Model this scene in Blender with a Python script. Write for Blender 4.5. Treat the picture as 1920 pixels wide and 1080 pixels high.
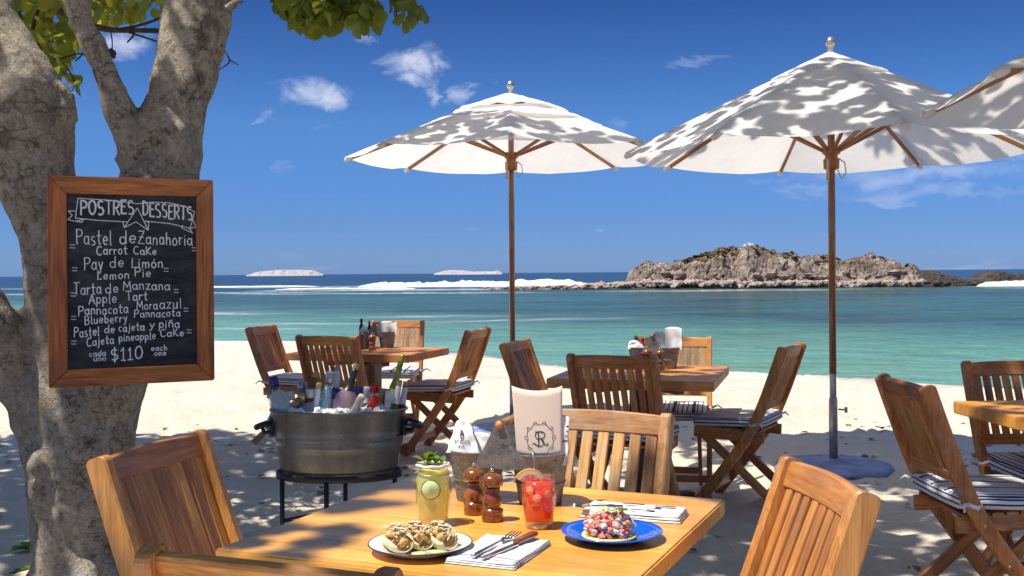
import bpy, bmesh, math, random
from mathutils import Vector, Matrix, noise, Quaternion
R = math.radians
random.seed(7)
scene = bpy.context.scene
for o in list(bpy.data.objects): bpy.data.objects.remove(o)

# ------------------------------------------------------------------ camera
cam_d = bpy.data.cameras.new('camera'); cam = bpy.data.objects.new('camera', cam_d)
scene.collection.objects.link(cam); scene.camera = cam
cam.location = (0, 0, 1.3)
cam.rotation_euler = (Matrix.Rotation(R(90), 4, 'X') @ Matrix.Rotation(R(-0.43), 4, 'Z')).to_euler()
cam_d.sensor_width = 36.0; cam_d.lens = 36.0 * 2000 / 1920
cam_d.shift_y = -28.5 / 1920
cam_d.clip_start = 0.05; cam_d.clip_end = 20000

# ------------------------------------------------------------------ sun + sky
SUN_EL = 66.0
SH = Vector((0.90, 0.43, 0)).normalized()           # direction in which shadows fall
TOSUN = Vector((-SH.x * math.cos(R(SUN_EL)), -SH.y * math.cos(R(SUN_EL)), math.sin(R(SUN_EL))))
sd = bpy.data.lights.new('sun', 'SUN'); sun = bpy.data.objects.new('sun', sd); scene.collection.objects.link(sun)
sd.energy = 4.2; sd.angle = R(0.5); sd.color = (1.0, 0.93, 0.81)
sun.rotation_euler = TOSUN.to_track_quat('Z', 'Y').to_euler(); sun.location = (-6, -4, 20)
scene.view_settings.view_transform = 'Standard'; scene.view_settings.look = 'None'
scene.view_settings.exposure = 0.62; scene.view_settings.gamma = 1.0
scene.view_settings.use_curve_mapping = False
scene.render.engine = 'CYCLES'
scene.cycles.max_bounces = 10; scene.cycles.transparent_max_bounces = 24

world = bpy.data.worlds.new('World'); scene.world = world; world.use_nodes = True

class NT:
    """tiny node-tree helper"""
    def __init__(s, tree):
        s.t = tree
        for n in list(tree.nodes): tree.nodes.remove(n)
    def n(s, kind, **kw):
        nd = s.t.nodes.new(kind)
        ins = kw.pop('i', {})
        for k, v in kw.items(): setattr(nd, k, v)
        for k, v in ins.items(): s.put(nd.inputs[k], v)
        return nd
    def put(s, sock, v):
        if hasattr(v, 'is_output') or isinstance(v, bpy.types.NodeSocket): s.t.links.new(v, sock)
        elif isinstance(v, bpy.types.Node): s.t.links.new(v.outputs[0], sock)
        else:
            if sock.type == 'RGBA' and len(v) == 3: v = (*v, 1)
            sock.default_value = v
    def math(s, op, a, b=0.0, c=None, clamp=False):
        nd = s.t.nodes.new('ShaderNodeMath'); nd.operation = op; nd.use_clamp = clamp
        s.put(nd.inputs[0], a); s.put(nd.inputs[1], b)
        if c is not None: s.put(nd.inputs[2], c)
        return nd.outputs[0]
    def mix(s, f, a, b, mode='MIX'):
        nd = s.t.nodes.new('ShaderNodeMix'); nd.data_type = 'RGBA'; nd.blend_type = mode
        s.put(nd.inputs[0], f); s.put(nd.inputs[6], a); s.put(nd.inputs[7], b)
        return nd.outputs[2]
    def ramp(s, f, stops, mode='LINEAR'):
        nd = s.t.nodes.new('ShaderNodeValToRGB'); nd.color_ramp.interpolation = mode
        e = nd.color_ramp.elements
        while len(e) > len(stops): e.remove(e[-1])
        while len(e) < len(stops): e.new(0.5)
        for k, (p, c) in enumerate(stops):
            e[k].position = p
            if isinstance(c, (int, float)): c = (c, c, c)
            e[k].color = (*c[:3], 1)
        s.put(nd.inputs[0], f)
        return nd.outputs[0]
    def mapr(s, v, a, b, c, d):
        nd = s.t.nodes.new('ShaderNodeMapRange'); s.put(nd.inputs[0], v)
        for k, x in enumerate((a, b, c, d)): nd.inputs[k + 1].default_value = x
        return nd.outputs[0]
    def noise(s, vec, scale, detail=4, rough=0.55, dist=0.0):
        nd = s.t.nodes.new('ShaderNodeTexNoise'); s.put(nd.inputs['Vector'], vec)
        nd.inputs['Scale'].default_value = scale; nd.inputs['Detail'].default_value = detail
        nd.inputs['Roughness'].default_value = rough; nd.inputs['Distortion'].default_value = dist
        return nd.outputs[0]
    def mapping(s, vec, scale=(1, 1, 1), loc=(0, 0, 0), rot=(0, 0, 0)):
        nd = s.t.nodes.new('ShaderNodeMapping'); s.put(nd.inputs[0], vec)
        nd.inputs['Scale'].default_value = scale; s.put(nd.inputs['Location'], loc); nd.inputs['Rotation'].default_value = rot
        return nd.outputs[0]

wt = NT(world.node_tree)
sky = wt.n('ShaderNodeTexSky'); sky.sky_type = 'NISHITA'; sky.sun_disc = False
sky.sun_elevation = R(SUN_EL); sky.sun_rotation = math.atan2(TOSUN.x, TOSUN.y)
sky.altitude = 200; sky.air_density = 1.0; sky.dust_density = 0.35; sky.ozone_density = 3.0
tc = wt.n('ShaderNodeTexCoord')
sep = wt.n('ShaderNodeSeparateXYZ', i={0: tc.outputs['Generated']})
az = wt.math('ARCTAN2', sep.outputs[0], sep.outputs[1])
el = wt.math('ARCSINE', sep.outputs[2])
# sky tint: navy band imitates lens vignetting, raised overhead to brighten the shade
deep = wt.ramp(wt.mapr(el, 0.0, 1.2, 0, 1), [(0, (0.23, 0.39, 0.90)), (0.04, (0.19, 0.34, 0.74)), (0.117, (0.22, 0.40, 0.70)), (0.21, (0.115, 0.23, 0.48)), (0.42, (0.36, 0.50, 0.74)), (0.80, (0.85, 0.93, 1.0))])
skyc = wt.mix(1.0, sky.outputs[0], deep, 'MULTIPLY')
cmb = wt.n('ShaderNodeCombineXYZ', i={0: az, 1: wt.math('MULTIPLY', el, 1.5), 2: 0.0})
wn = wt.noise(cmb, 9.0, 6, 0.62, 0.4)
wn2 = wt.noise(cmb, 26.0, 5, 0.6, 0.3)
dens = None
CL = [(-0.352, 0.201, .024, .018, .85), (-0.183, 0.165, .034, .015, .95), (-0.140, 0.215, .016, .010, .35), (-0.086, 0.192, .030, .014, .95), (-0.074, 0.168, .013, .016, .7),
      (-0.045, 0.168, .016, .014, .75), (-0.230, 0.145, .014, .010, .6), (0.173, 0.192, .040, .007, .35), (0.11, 0.135, .03, .012, .3),
      (0.345, 0.084, .170, .013, .42), (0.43, 0.100, .13, .012, .38), (0.36, 0.066, .17, .009, .36), (0.30, 0.072, .12, .007, .3), (0.08, 0.042, .012, .005, .3), (-0.04, 0.045, .02, .004, .3), (-.2, .1, .03, .006, .2)]
w1 = wt.noise(cmb, 22.0, 5, 0.62, 0.5); w3 = wt.noise(wt.mapping(cmb, (1, 1, 1), (5, 9, 2)), 22.0, 5, 0.62, 0.5)
azw = wt.math('ADD', az, wt.math('MULTIPLY', wt.math('SUBTRACT', w1, 0.5), 0.085)); elw = wt.math('ADD', el, wt.math('MULTIPLY', wt.math('SUBTRACT', w3, 0.5), 0.045))
for (a, e, sa, se, st) in CL:
    da = wt.math('DIVIDE', wt.math('SUBTRACT', azw, a), sa * 0.58)
    de = wt.math('DIVIDE', wt.math('SUBTRACT', elw, e), se * 0.62)
    r2 = wt.math('ADD', wt.math('MULTIPLY', da, da), wt.math('MULTIPLY', de, de))
    g = wt.math('MULTIPLY', wt.math('EXPONENT', wt.math('MULTIPLY', r2, -0.6)), st)
    dens = g if dens is None else wt.math('MAXIMUM', dens, g)
nn = wt.mapr(wt.math('ADD', wt.math('MULTIPLY', wn, 0.65), wt.math('MULTIPLY', wn2, 0.35)), 0.30, 0.62, 0.0, 1.5)
d1 = wt.mapr(wt.math('MULTIPLY', dens, nn), 0.14, 1.0, 0.0, 0.66)
cm2 = wt.mapping(cmb, (0.8, 3.0, 1))
wisp = wt.mapr(wt.noise(cm2, 5.0, 6, 0.6, 0.6), 0.62, 0.85, 0.0, 0.3)
dall = wt.math('MAXIMUM', d1, wisp, clamp=True)
skyf = wt.mix(dall, skyc, (6.2, 6.3, 7.2))
bg = wt.n('ShaderNodeBackground', i={'Color': skyf, 'Strength': 0.10})
wo = wt.n('ShaderNodeOutputWorld', i={'Surface': bg})

# ------------------------------------------------------------------ materials
def mat(name):
    m = bpy.data.materials.new(name); m.use_nodes = True
    return m, NT(m.node_tree)
def out(nt, sh, disp=None):
    o = nt.n('ShaderNodeOutputMaterial', i={'Surface': sh})
def pbsdf(nt, **kw):
    b = nt.n('ShaderNodeBsdfPrincipled')
    for k, v in kw.items(): nt.put(b.inputs[k.replace('_', ' ')], v)
    return b
def bump(nt, h, st=0.3, dist=0.01):
    b = nt.n('ShaderNodeBump'); nt.put(b.inputs['Height'], h); b.inputs['Strength'].default_value = st
    b.inputs['Distance'].default_value = dist
    return b.outputs[0]
def objvec(nt, rnd=True):
    tc = nt.n('ShaderNodeTexCoord'); v = tc.outputs['Object']
    if rnd:
        oi = nt.n('ShaderNodeObjectInfo')
        k = nt.math('MULTIPLY', oi.outputs['Random'], 37.0)
        add = nt.n('ShaderNodeVectorMath', operation='ADD'); nt.put(add.inputs[0], v)
        c = nt.n('ShaderNodeCombineXYZ', i={0: k, 1: nt.math('MULTIPLY', oi.outputs['Random'], 91.0), 2: nt.math('MULTIPLY', k, 0.7)})
        nt.put(add.inputs[1], c); return add.outputs[0], oi.outputs['Random']
    return v, None
def worldpos(nt):
    return nt.n('ShaderNodeNewGeometry').outputs['Position']

def wood(name, c0, c1, c2, rough=0.45, axis='Z', scale=1.0, coat=0.0, vary=0.5, wear=0.0, strips=0.0):
    m, nt = mat(name)
    v, rnd = objvec(nt)
    sc = {'Z': (1, 1, 0.07), 'X': (0.07, 1, 1), 'Y': (1, 0.07, 1)}[axis]
    mv = nt.mapping(v, sc)
    n1 = nt.noise(mv, 42 * scale, 5, 0.6, 1.2)
    n2 = nt.noise(mv, 210 * scale, 3, 0.6)
    n3 = nt.noise(v, 6 * scale, 3, 0.5)
    f = nt.math('ADD', nt.math('MULTIPLY', n1, 0.62), nt.math('MULTIPLY', n2, 0.38))
    col = nt.ramp(f, [(0.30, c0), (0.50, c1), (0.70, c2)])
    hs = nt.n('ShaderNodeHueSaturation', i={'Color': col})
    val = nt.math('ADD', nt.math('MULTIPLY', rnd, vary), 1.0 - vary / 2)
    val = nt.math('MULTIPLY', val, nt.mapr(n3, 0.3, 0.7, 0.78, 1.22))
    if strips:                                     # glued staves of a butcher-block top
        sp = nt.n('ShaderNodeSeparateXYZ', i={0: v})
        ci = nt.math('FLOOR', nt.math('DIVIDE', sp.outputs[1 if axis == 'X' else 0], strips))
        w = nt.n('ShaderNodeTexWhiteNoise', noise_dimensions='1D', i={'W': ci})
        val = nt.math('MULTIPLY', val, nt.math('ADD', nt.math('MULTIPLY', w.outputs[0], 0.34), 0.83))
    nt.put(hs.inputs['Value'], val)
    nt.put(hs.inputs['Hue'], nt.math('ADD', 0.492, nt.math('MULTIPLY', rnd, 0.016)))
    c = hs.outputs[0]
    if wear:
        wn_ = nt.mapr(nt.noise(v, 13, 5, 0.65), 0.52, 0.66, 0.0, wear)
        c = nt.mix(wn_, c, (0.42, 0.33, 0.25))
    ro = nt.mapr(n1, 0.3, 0.7, rough + 0.12, rough - 0.08)
    b = pbsdf(nt, Base_Color=c, Roughness=ro, Normal=bump(nt, f, 0.35, 0.003), Coat_Weight=coat, Coat_Roughness=0.2)
    out(nt, b.outputs[0]); return m

M = {}
M['teak'] = wood('teak', (0.17, 0.047, 0.010), (0.41, 0.145, 0.034), (0.64, 0.27, 0.070), 0.5, coat=0.08, wear=0.3)
M['teak_light'] = wood('teak_light', (0.28, 0.095, 0.02), (0.50, 0.20, 0.05), (0.66, 0.32, 0.095), 0.42, coat=0.15, wear=0.15)
M['teak_pale'] = wood('teak_pale', (0.22, 0.10, 0.035), (0.50, 0.25, 0.09), (0.68, 0.40, 0.17), 0.5, wear=0.5)
M['teak_dark'] = wood('teak_dark', (0.07, 0.028, 0.012), (0.16, 0.062, 0.024), (0.25, 0.10, 0.04), 0.45, coat=0.1)
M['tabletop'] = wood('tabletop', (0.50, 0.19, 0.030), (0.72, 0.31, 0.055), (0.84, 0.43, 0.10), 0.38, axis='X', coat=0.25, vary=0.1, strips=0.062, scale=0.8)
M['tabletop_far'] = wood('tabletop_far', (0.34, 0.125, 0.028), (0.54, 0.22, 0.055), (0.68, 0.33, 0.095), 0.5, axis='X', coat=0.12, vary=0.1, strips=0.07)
M['frame_wood'] = wood('stained_frame_wood', (0.10, 0.024, 0.006), (0.38, 0.105, 0.022), (0.60, 0.20, 0.045), 0.5, scale=0.6, vary=0.25)
M['pole_wood'] = wood('pole_wood', (0.08, 0.03, 0.012), (0.20, 0.075, 0.026), (0.32, 0.13, 0.045), 0.35, coat=0.3, vary=0.15)
M['rib_wood'] = wood('rib_wood', (0.16, 0.06, 0.022), (0.30, 0.12, 0.042), (0.46, 0.21, 0.08), 0.45)
M['mill_wood'] = wood('mill_wood', (0.11, 0.026, 0.006), (0.22, 0.058, 0.010), (0.36, 0.11, 0.018), 0.16, coat=0.8, vary=0.1)

def plain(name, col, rough=0.5, metallic=0.0, nz=0.0, nscale=30, bmp=0.0, bdist=0.002, **kw):
    m, nt = mat(name); v, rnd = objvec(nt)
    n1 = nt.noise(v, nscale, 4, 0.6)
    c = nt.mix(nt.mapr(n1, 0.3, 0.7, 0, 1), tuple(x * (1 - nz) for x in col), tuple(min(1, x * (1 + nz)) for x in col))
    args = dict(Base_Color=c, Roughness=rough, Metallic=metallic); args.update(kw)
    if bmp: args['Normal'] = bump(nt, n1, bmp, bdist)
    b = pbsdf(nt, **args); out(nt, b.outputs[0]); return m

def galvanised(name, c0, c1, rough=0.45):
    m, nt = mat(name); v, rnd = objvec(nt, False)
    vo = nt.n('ShaderNodeTexVoronoi', i={'Vector': v}); vo.inputs['Scale'].default_value = 45
    n1 = nt.noise(v, 9, 6, 0.7); n2 = nt.noise(v, 90, 4, 0.7)
    f = nt.math('ADD', nt.math('MULTIPLY', n1, 0.6), nt.math('ADD', nt.math('MULTIPLY', n2, 0.3), nt.math('MULTIPLY', vo.outputs[0], 0.15)))
    c = nt.ramp(f, [(0.35, c0), (0.65, c1)])
    sp = nt.mapr(nt.noise(v, 130, 4, 0.7), 0.58, 0.66, 0, 0.7)
    c = nt.mix(sp, c, (0.45, 0.45, 0.43))
    sp = nt.mapr(nt.noise(v, 60, 4, 0.7), 0.42, 0.34, 0, 0.7)
    c = nt.mix(sp, c, (0.03, 0.03, 0.03))
    b = pbsdf(nt, Base_Color=c, Roughness=nt.mapr(n2, 0.3, 0.7, rough - 0.1, rough + 0.15), Metallic=0.3, Normal=bump(nt, f, 0.4, 0.004))
    out(nt, b.outputs[0]); return m
M['galv'] = galvanised('weathered_galvanised_steel', (0.055, 0.055, 0.055), (0.27, 0.27, 0.265), 0.55)
def tubmat():
    m, nt = mat('brushed_tub_steel'); v, _ = objvec(nt, False)
    mv = nt.mapping(v, (1, 1, 0.12)); n1 = nt.noise(mv, 9, 5, 0.6); n2 = nt.noise(v, 70, 4, 0.6)
    f = nt.math('ADD', nt.math('MULTIPLY', n1, 0.7), nt.math('MULTIPLY', n2, 0.3))
    c = nt.ramp(f, [(0.3, (0.14, 0.13, 0.108)), (0.55, (0.24, 0.225, 0.19)), (0.75, (0.36, 0.34, 0.30))])
    sp = nt.mapr(nt.noise(v, 120, 2, 0.5), 0.70, 0.74, 0, 0.5); c = nt.mix(sp, c, (0.7, 0.65, 0.55))
    b = pbsdf(nt, Base_Color=c, Metallic=0.85, Roughness=nt.mapr(n2, 0.3, 0.7, 0.30, 0.48), Normal=bump(nt, n2, 0.1, 0.002))
    out(nt, b.outputs[0]); return m
M['tub'] = tubmat()
M['black'] = plain('black_iron', (0.012, 0.012, 0.013), 0.5, nz=0.3, bmp=0.3)
M['steel'] = plain('polished_steel', (0.62, 0.62, 0.62), 0.16, 1.0, nz=0.05)
M['steel_dull'] = plain('dull_steel_tube', (0.38, 0.37, 0.36), 0.38, 0.9, nz=0.25, nscale=20)
M['brass'] = plain('old_brass', (0.40, 0.29, 0.13), 0.35, 0.9, nz=0.2)
M['white_paper'] = plain('white_paper', (0.80, 0.79, 0.77), 0.8, nz=0.04, nscale=12, bmp=0.15)
M['cream_card'] = plain('cream_card', (0.72, 0.60, 0.49), 0.8, nz=0.03, nscale=8, bmp=0.05)
M['ink'] = plain('dark_ink', (0.03, 0.03, 0.035), 0.7)
M['navy_ink'] = plain('navy_ink', (0.035, 0.045, 0.09), 0.7)
M['chalk'] = plain('chalk', (0.86, 0.86, 0.85), 0.95, nz=0.3, nscale=180)
def slate():
    m, nt = mat('chalkboard_slate'); v, _ = objvec(nt, False)
    n1 = nt.noise(nt.mapping(v, (1, 1, 2.2)), 5, 6, 0.7, 0.8); n2 = nt.noise(v, 120, 3, 0.6)
    c = nt.ramp(n1, [(0.38, (0.005, 0.0055, 0.009)), (0.75, (0.07, 0.071, 0.08))])
    c = nt.mix(nt.mapr(n2, 0.6, 0.75, 0, 0.2), c, (0.08, 0.08, 0.09))
    b = pbsdf(nt, Base_Color=c, Roughness=0.75, Normal=bump(nt, n2, 0.1, 0.001)); out(nt, b.outputs[0]); return m
M['slate'] = slate()
M['blue_enamel'] = plain('blue_enamel', (0.006, 0.10, 0.62), 0.14, nz=0.12, Coat_Weight=0.5)
M['white_enamel'] = plain('white_enamel', (0.78, 0.77, 0.74), 0.15, nz=0.02)
M['dark_rim'] = plain('dark_enamel_rim', (0.03, 0.03, 0.06), 0.3)
M['rope'] = plain('rope', (0.45, 0.38, 0.28), 0.9, nz=0.3, nscale=200, bmp=0.5)
M['finial'] = plain('finial_metal', (0.50, 0.47, 0.42), 0.3, 0.8, nz=0.2)
M['base_blue'] = plain('blue_grey_umbrella_base', (0.24, 0.29, 0.46), 0.7, nz=0.3, nscale=8, bmp=0.4, bdist=0.01)

def thin_glass(name, tint=(1, 1, 1), spec=0.12, rough=0.02):
    m, nt = mat(name)
    lw = nt.n('ShaderNodeLayerWeight'); lw.inputs['Blend'].default_value = 0.35
    tr = nt.n('ShaderNodeBsdfTransparent', i={'Color': tint}); gl = nt.n('ShaderNodeBsdfGlossy', i={'Color': (1, 1, 1), 'Roughness': rough})
    f = nt.math('ADD', nt.math('MULTIPLY', lw.outputs['Facing'], 0.38), spec * 0.3, clamp=True)
    mx = nt.n('ShaderNodeMixShader', i={0: f, 1: tr, 2: gl}); out(nt, mx.outputs[0]); return m
M['glass'] = thin_glass('clear_glass', (0.95, 0.97, 0.97))
M['glass_blue'] = thin_glass('pale_blue_glass', (0.72, 0.86, 0.92))
M['glass_pink'] = thin_glass('pale_pink_glass', (0.92, 0.80, 0.84))
M['glass_green'] = thin_glass('green_glass', (0.35, 0.48, 0.12))
M['glass_brown'] = thin_glass('brown_glass', (0.35, 0.18, 0.06))
def liquid(name, col, top, trans=0.35, zr=(0.0, 0.1)):
    m, nt = mat(name); v, _ = objvec(nt, False)
    sp = nt.n('ShaderNodeSeparateXYZ', i={0: v}); n1 = nt.noise(v, 25, 4, 0.6)
    f = nt.mapr(nt.math('ADD', sp.outputs[2], nt.math('MULTIPLY', n1, 0.02)), zr[0], zr[1], 0, 1)
    c = nt.mix(f, col, top)
    d = pbsdf(nt, Base_Color=c, Roughness=0.15)
    t = nt.n('ShaderNodeBsdfTranslucent', i={'Color': c})
    mx = nt.n('ShaderNodeMixShader', i={0: trans, 1: d.outputs[0], 2: t.outputs[0]}); out(nt, mx.outputs[0]); return m
M['lime_drink'] = liquid('lime_drink', (0.90, 0.80, 0.50), (0.90, 0.86, 0.22), 0.5)
M['red_drink'] = liquid('red_drink', (1.0, 0.10, 0.015), (1.0, 0.20, 0.07), 0.6)
def cloth(name, col, back=0.5, rough=0.9, weave=1500):
    m, nt = mat(name); v, _ = objvec(nt, False)
    n1 = nt.noise(v, 5, 4, 0.6); n2 = nt.noise(v, 300, 2, 0.5)
    c = nt.mix(nt.mapr(n1, 0.35, 0.7, 0, 1), tuple(x * 0.84 for x in col), col)
    n3 = nt.noise(nt.mapping(v, (1, 1, 1)), 9, 3, 0.5, 0.6)
    nb = bump(nt, nt.math('ADD', nt.math('MULTIPLY', n3, 1.0), nt.math('MULTIPLY', n2, 0.05)), 0.25, 0.02)
    d = nt.n('ShaderNodeBsdfDiffuse', i={'Color': c, 'Normal': nb}); t = nt.n('ShaderNodeBsdfTranslucent', i={'Color': tuple([col[0], col[1] * 0.97, col[2] * 0.92]), 'Normal': nb})
    mx = nt.n('ShaderNodeMixShader', i={0: back, 1: d.outputs[0], 2: t.outputs[0]}); out(nt, mx.outputs[0]); return m
M['canvas'] = cloth('umbrella_canvas', (0.95, 0.95, 0.96), 0.42)
def cushionmat():
    m, nt = mat('striped_cushion_fabric'); v, _ = objvec(nt, False)
    sp = nt.n('ShaderNodeSeparateXYZ', i={0: v}); g = nt.n('ShaderNodeNewGeometry')
    tc = nt.n('ShaderNodeTexCoord'); ns = nt.n('ShaderNodeSeparateXYZ', i={0: tc.outputs['Normal']})
    wob = nt.math('MULTIPLY', nt.noise(v, 12, 2, 0.5), 0.004)
    def stripe(x, period, duty):
        fr = nt.math('FRACT', nt.math('DIVIDE', nt.math('ADD', nt.math('ADD', x, wob), 1.0), period))
        return nt.math('LESS_THAN', fr, duty)
    top = nt.math('MAXIMUM', stripe(sp.outputs[0], 0.028, 0.24), nt.math('MULTIPLY', stripe(sp.outputs[0], 0.112, 0.18), 1.0))
    side = stripe(sp.outputs[2], 0.019, 0.35)
    isup = nt.math('GREATER_THAN', ns.outputs[2], 0.55)
    f = nt.math('ADD', nt.math('MULTIPLY', top, isup), nt.math('MULTIPLY', side, nt.math('SUBTRACT', 1.0, isup)))
    c = nt.mix(f, (0.72, 0.71, 0.72), (0.03, 0.035, 0.10))
    b = pbsdf(nt, Base_Color=c, Roughness=0.9, Normal=bump(nt, nt.noise(v, 16, 3, 0.5), 0.5, 0.02)); out(nt, b.outputs[0]); return m
M['cushion'] = cushionmat()
def leafmat(name, cols, vary=True):
    m, nt = mat(name); v, rnd = objvec(nt)
    g = worldpos(nt); n0 = nt.noise(g, 5.0, 3, 0.6); n1 = nt.noise(v, 40, 3, 0.6)
    c = nt.ramp(nt.math('ADD', nt.math('MULTIPLY', n0, 0.75), nt.math('MULTIPLY', n1, 0.25)), [(0.33, cols[0]), (0.5, cols[1]), (0.66, cols[2])])
    if vary:
        c = nt.mix(nt.mapr(rnd, 0.6, 1.0, 0, 0.6), c, cols[2])
    d = pbsdf(nt, Base_Color=c, Roughness=0.42, Normal=bump(nt, n1, 0.3, 0.005))
    t = nt.n('ShaderNodeBsdfTranslucent', i={'Color': nt.mix(0.5, c, (0.42, 0.45, 0.03))})
    mx = nt.n('ShaderNodeMixShader', i={0: 0.42, 1: d.outputs[0], 2: t.outputs[0]}); out(nt, mx.outputs[0]); return m
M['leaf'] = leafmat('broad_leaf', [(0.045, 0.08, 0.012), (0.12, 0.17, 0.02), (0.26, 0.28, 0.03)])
M['leaf_yellow'] = leafmat('sunlit_tone_leaf', [(0.12, 0.16, 0.02), (0.26, 0.28, 0.03), (0.40, 0.32, 0.04)])  # yellower, brighter leaf copy: sunlight from above put into the colour
M['mint'] = leafmat('mint_leaf', [(0.07, 0.17, 0.02), (0.14, 0.30, 0.03), (0.25, 0.42, 0.06)], False)
def bark():
    m, nt = mat('mottled_bark'); g = worldpos(nt)
    v = nt.mapping(g, (1, 1, 0.8))
    n1 = nt.noise(v, 4.5, 6, 0.65, 0.5); n2 = nt.noise(v, 22, 6, 0.68, 0.4); n3 = nt.noise(nt.mapping(g, (1, 1, 3)), 70, 5, 0.6)
    vo = nt.n('ShaderNodeTexVoronoi', i={'Vector': nt.mapping(g, (1, 1, 0.8))}); vo.inputs['Scale'].default_value = 33
    n5 = nt.noise(g, 52, 5, 0.7, 0.3)
    base = nt.ramp(nt.math('ADD', nt.math('MULTIPLY', n2, 0.68), nt.math('MULTIPLY', n5, 0.32)), [(0.34, (0.13, 0.10, 0.07)), (0.42, (0.38, 0.315, 0.235)), (0.53, (0.60, 0.52, 0.41)), (0.66, (0.80, 0.73, 0.62))])
    dk = nt.mapr(nt.math('ADD', nt.math('MULTIPLY', n1, 0.6), nt.math('MULTIPLY', n2, 0.4)), 0.525, 0.62, 0.0, 0.60)
    c = nt.mix(dk, base, (0.10, 0.08, 0.055))
    pale = nt.mapr(nt.noise(v, 9, 5, 0.7, 1.0), 0.57, 0.63, 0, 0.75); c = nt.mix(pale, c, (0.64, 0.60, 0.52))
    och = nt.mapr(nt.noise(nt.mapping(g, (1, 1, 1), (4, 2, 1)), 6, 4, 0.6), 0.62, 0.72, 0, 0.55); c = nt.mix(och, c, (0.46, 0.30, 0.10))
    vs_ = nt.n('ShaderNodeTexVoronoi', i={'Vector': nt.mapping(nt.mix(0.12, g, nt.n('ShaderNodeTexNoise', i={'Vector': g, 'Scale': 6.0}).outputs[1]), (1, 1, 0.8))}); vs_.inputs['Scale'].default_value = 3.6
    kn = nt.mapr(nt.math('ADD', vs_.outputs[0], nt.math('MULTIPLY', nt.math('SUBTRACT', n5, 0.5), 0.25)), 0.09, 0.17, 0.6, 0); c = nt.mix(kn, c, (0.055, 0.04, 0.028))
    ck = nt.n('ShaderNodeTexVoronoi', feature='DISTANCE_TO_EDGE', i={'Vector': nt.mapping(nt.mix(0.2, g, nt.n('ShaderNodeTexNoise', i={'Vector': g, 'Scale': 9.0, 'Detail': 5.0}).outputs[1]), (1, 1, 1.7))}); ck.inputs['Scale'].default_value = 7.0
    cr = nt.math('MULTIPLY', nt.mapr(ck.outputs[0], 0.0, 0.035, 0.75, 0), nt.mapr(n1, 0.42, 0.55, 0, 1)); c = nt.mix(cr, c, (0.06, 0.045, 0.03))
    fl = nt.mapr(n3, 0.63, 0.70, 0, 0.7); c = nt.mix(fl, c, (0.72, 0.68, 0.60))
    fd = nt.mapr(n3, 0.40, 0.32, 0, 0.7); c = nt.mix(fd, c, (0.05, 0.04, 0.03))
    h = nt.math('ADD', nt.math('ADD', nt.math('SUBTRACT', nt.math('MULTIPLY', n2, 0.8), nt.math('MULTIPLY', cr, 0.3)), nt.math('MULTIPLY', n5, 0.9)), nt.math('MULTIPLY', n3, 0.4))
    b = pbsdf(nt, Base_Color=c, Roughness=0.92, Normal=bump(nt, h, 1.0, 0.04)); out(nt, b.outputs[0]); return m
M['bark'] = bark()
M['twig'] = plain('twig_bark', (0.07, 0.05, 0.035), 0.9, nz=0.4)

def sandmat():
    m, nt = mat('pale_beach_sand'); g = worldpos(nt)
    n1 = nt.noise(g, 0.6, 5, 0.6); n2 = nt.noise(g, 9, 6, 0.65); n3 = nt.noise(g, 190, 4, 0.7); n4 = nt.noise(g, 32, 5, 0.65)
    c = nt.ramp(nt.math('ADD', nt.math('MULTIPLY', n1, 0.5), nt.math('MULTIPLY', n2, 0.5)), [(0.32, (0.60, 0.52, 0.42)), (0.55, (0.70, 0.615, 0.505)), (0.7, (0.76, 0.685, 0.58))])
    sp = nt.mapr(n3, 0.64, 0.72, 0, 0.45); c = nt.mix(sp, c, (0.16, 0.12, 0.09))
    db = nt.mapr(nt.noise(nt.mapping(g, (1, 1, 1), (7, 3, 0)), 14, 5, 0.75), 0.665, 0.70, 0, 0.75); c = nt.mix(db, c, (0.11, 0.08, 0.055))
    h = nt.math('ADD', nt.math('ADD', nt.math('MULTIPLY', n2, 1.0), nt.math('MULTIPLY', n4, 0.5)), nt.math('MULTIPLY', n3, 0.12))
    # wet sand near the waterline
    sp_ = nt.n('ShaderNodeSeparateXYZ', i={0: g})
    wet = nt.mapr(nt.math('ADD', sp_.outputs[2], nt.math('MULTIPLY', n1, 0.05)), -0.56, -0.50, 1, 0)
    c = nt.mix(nt.math('MULTIPLY', wet, 0.45), c, (0.30, 0.25, 0.19))
    b = pbsdf(nt, Base_Color=c, Roughness=nt.mapr(wet, 0, 1, 0.95, 0.4), Normal=bump(nt, h, 0.75, 0.05)); out(nt, b.outputs[0]); return m
M['sand'] = sandmat()

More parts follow.
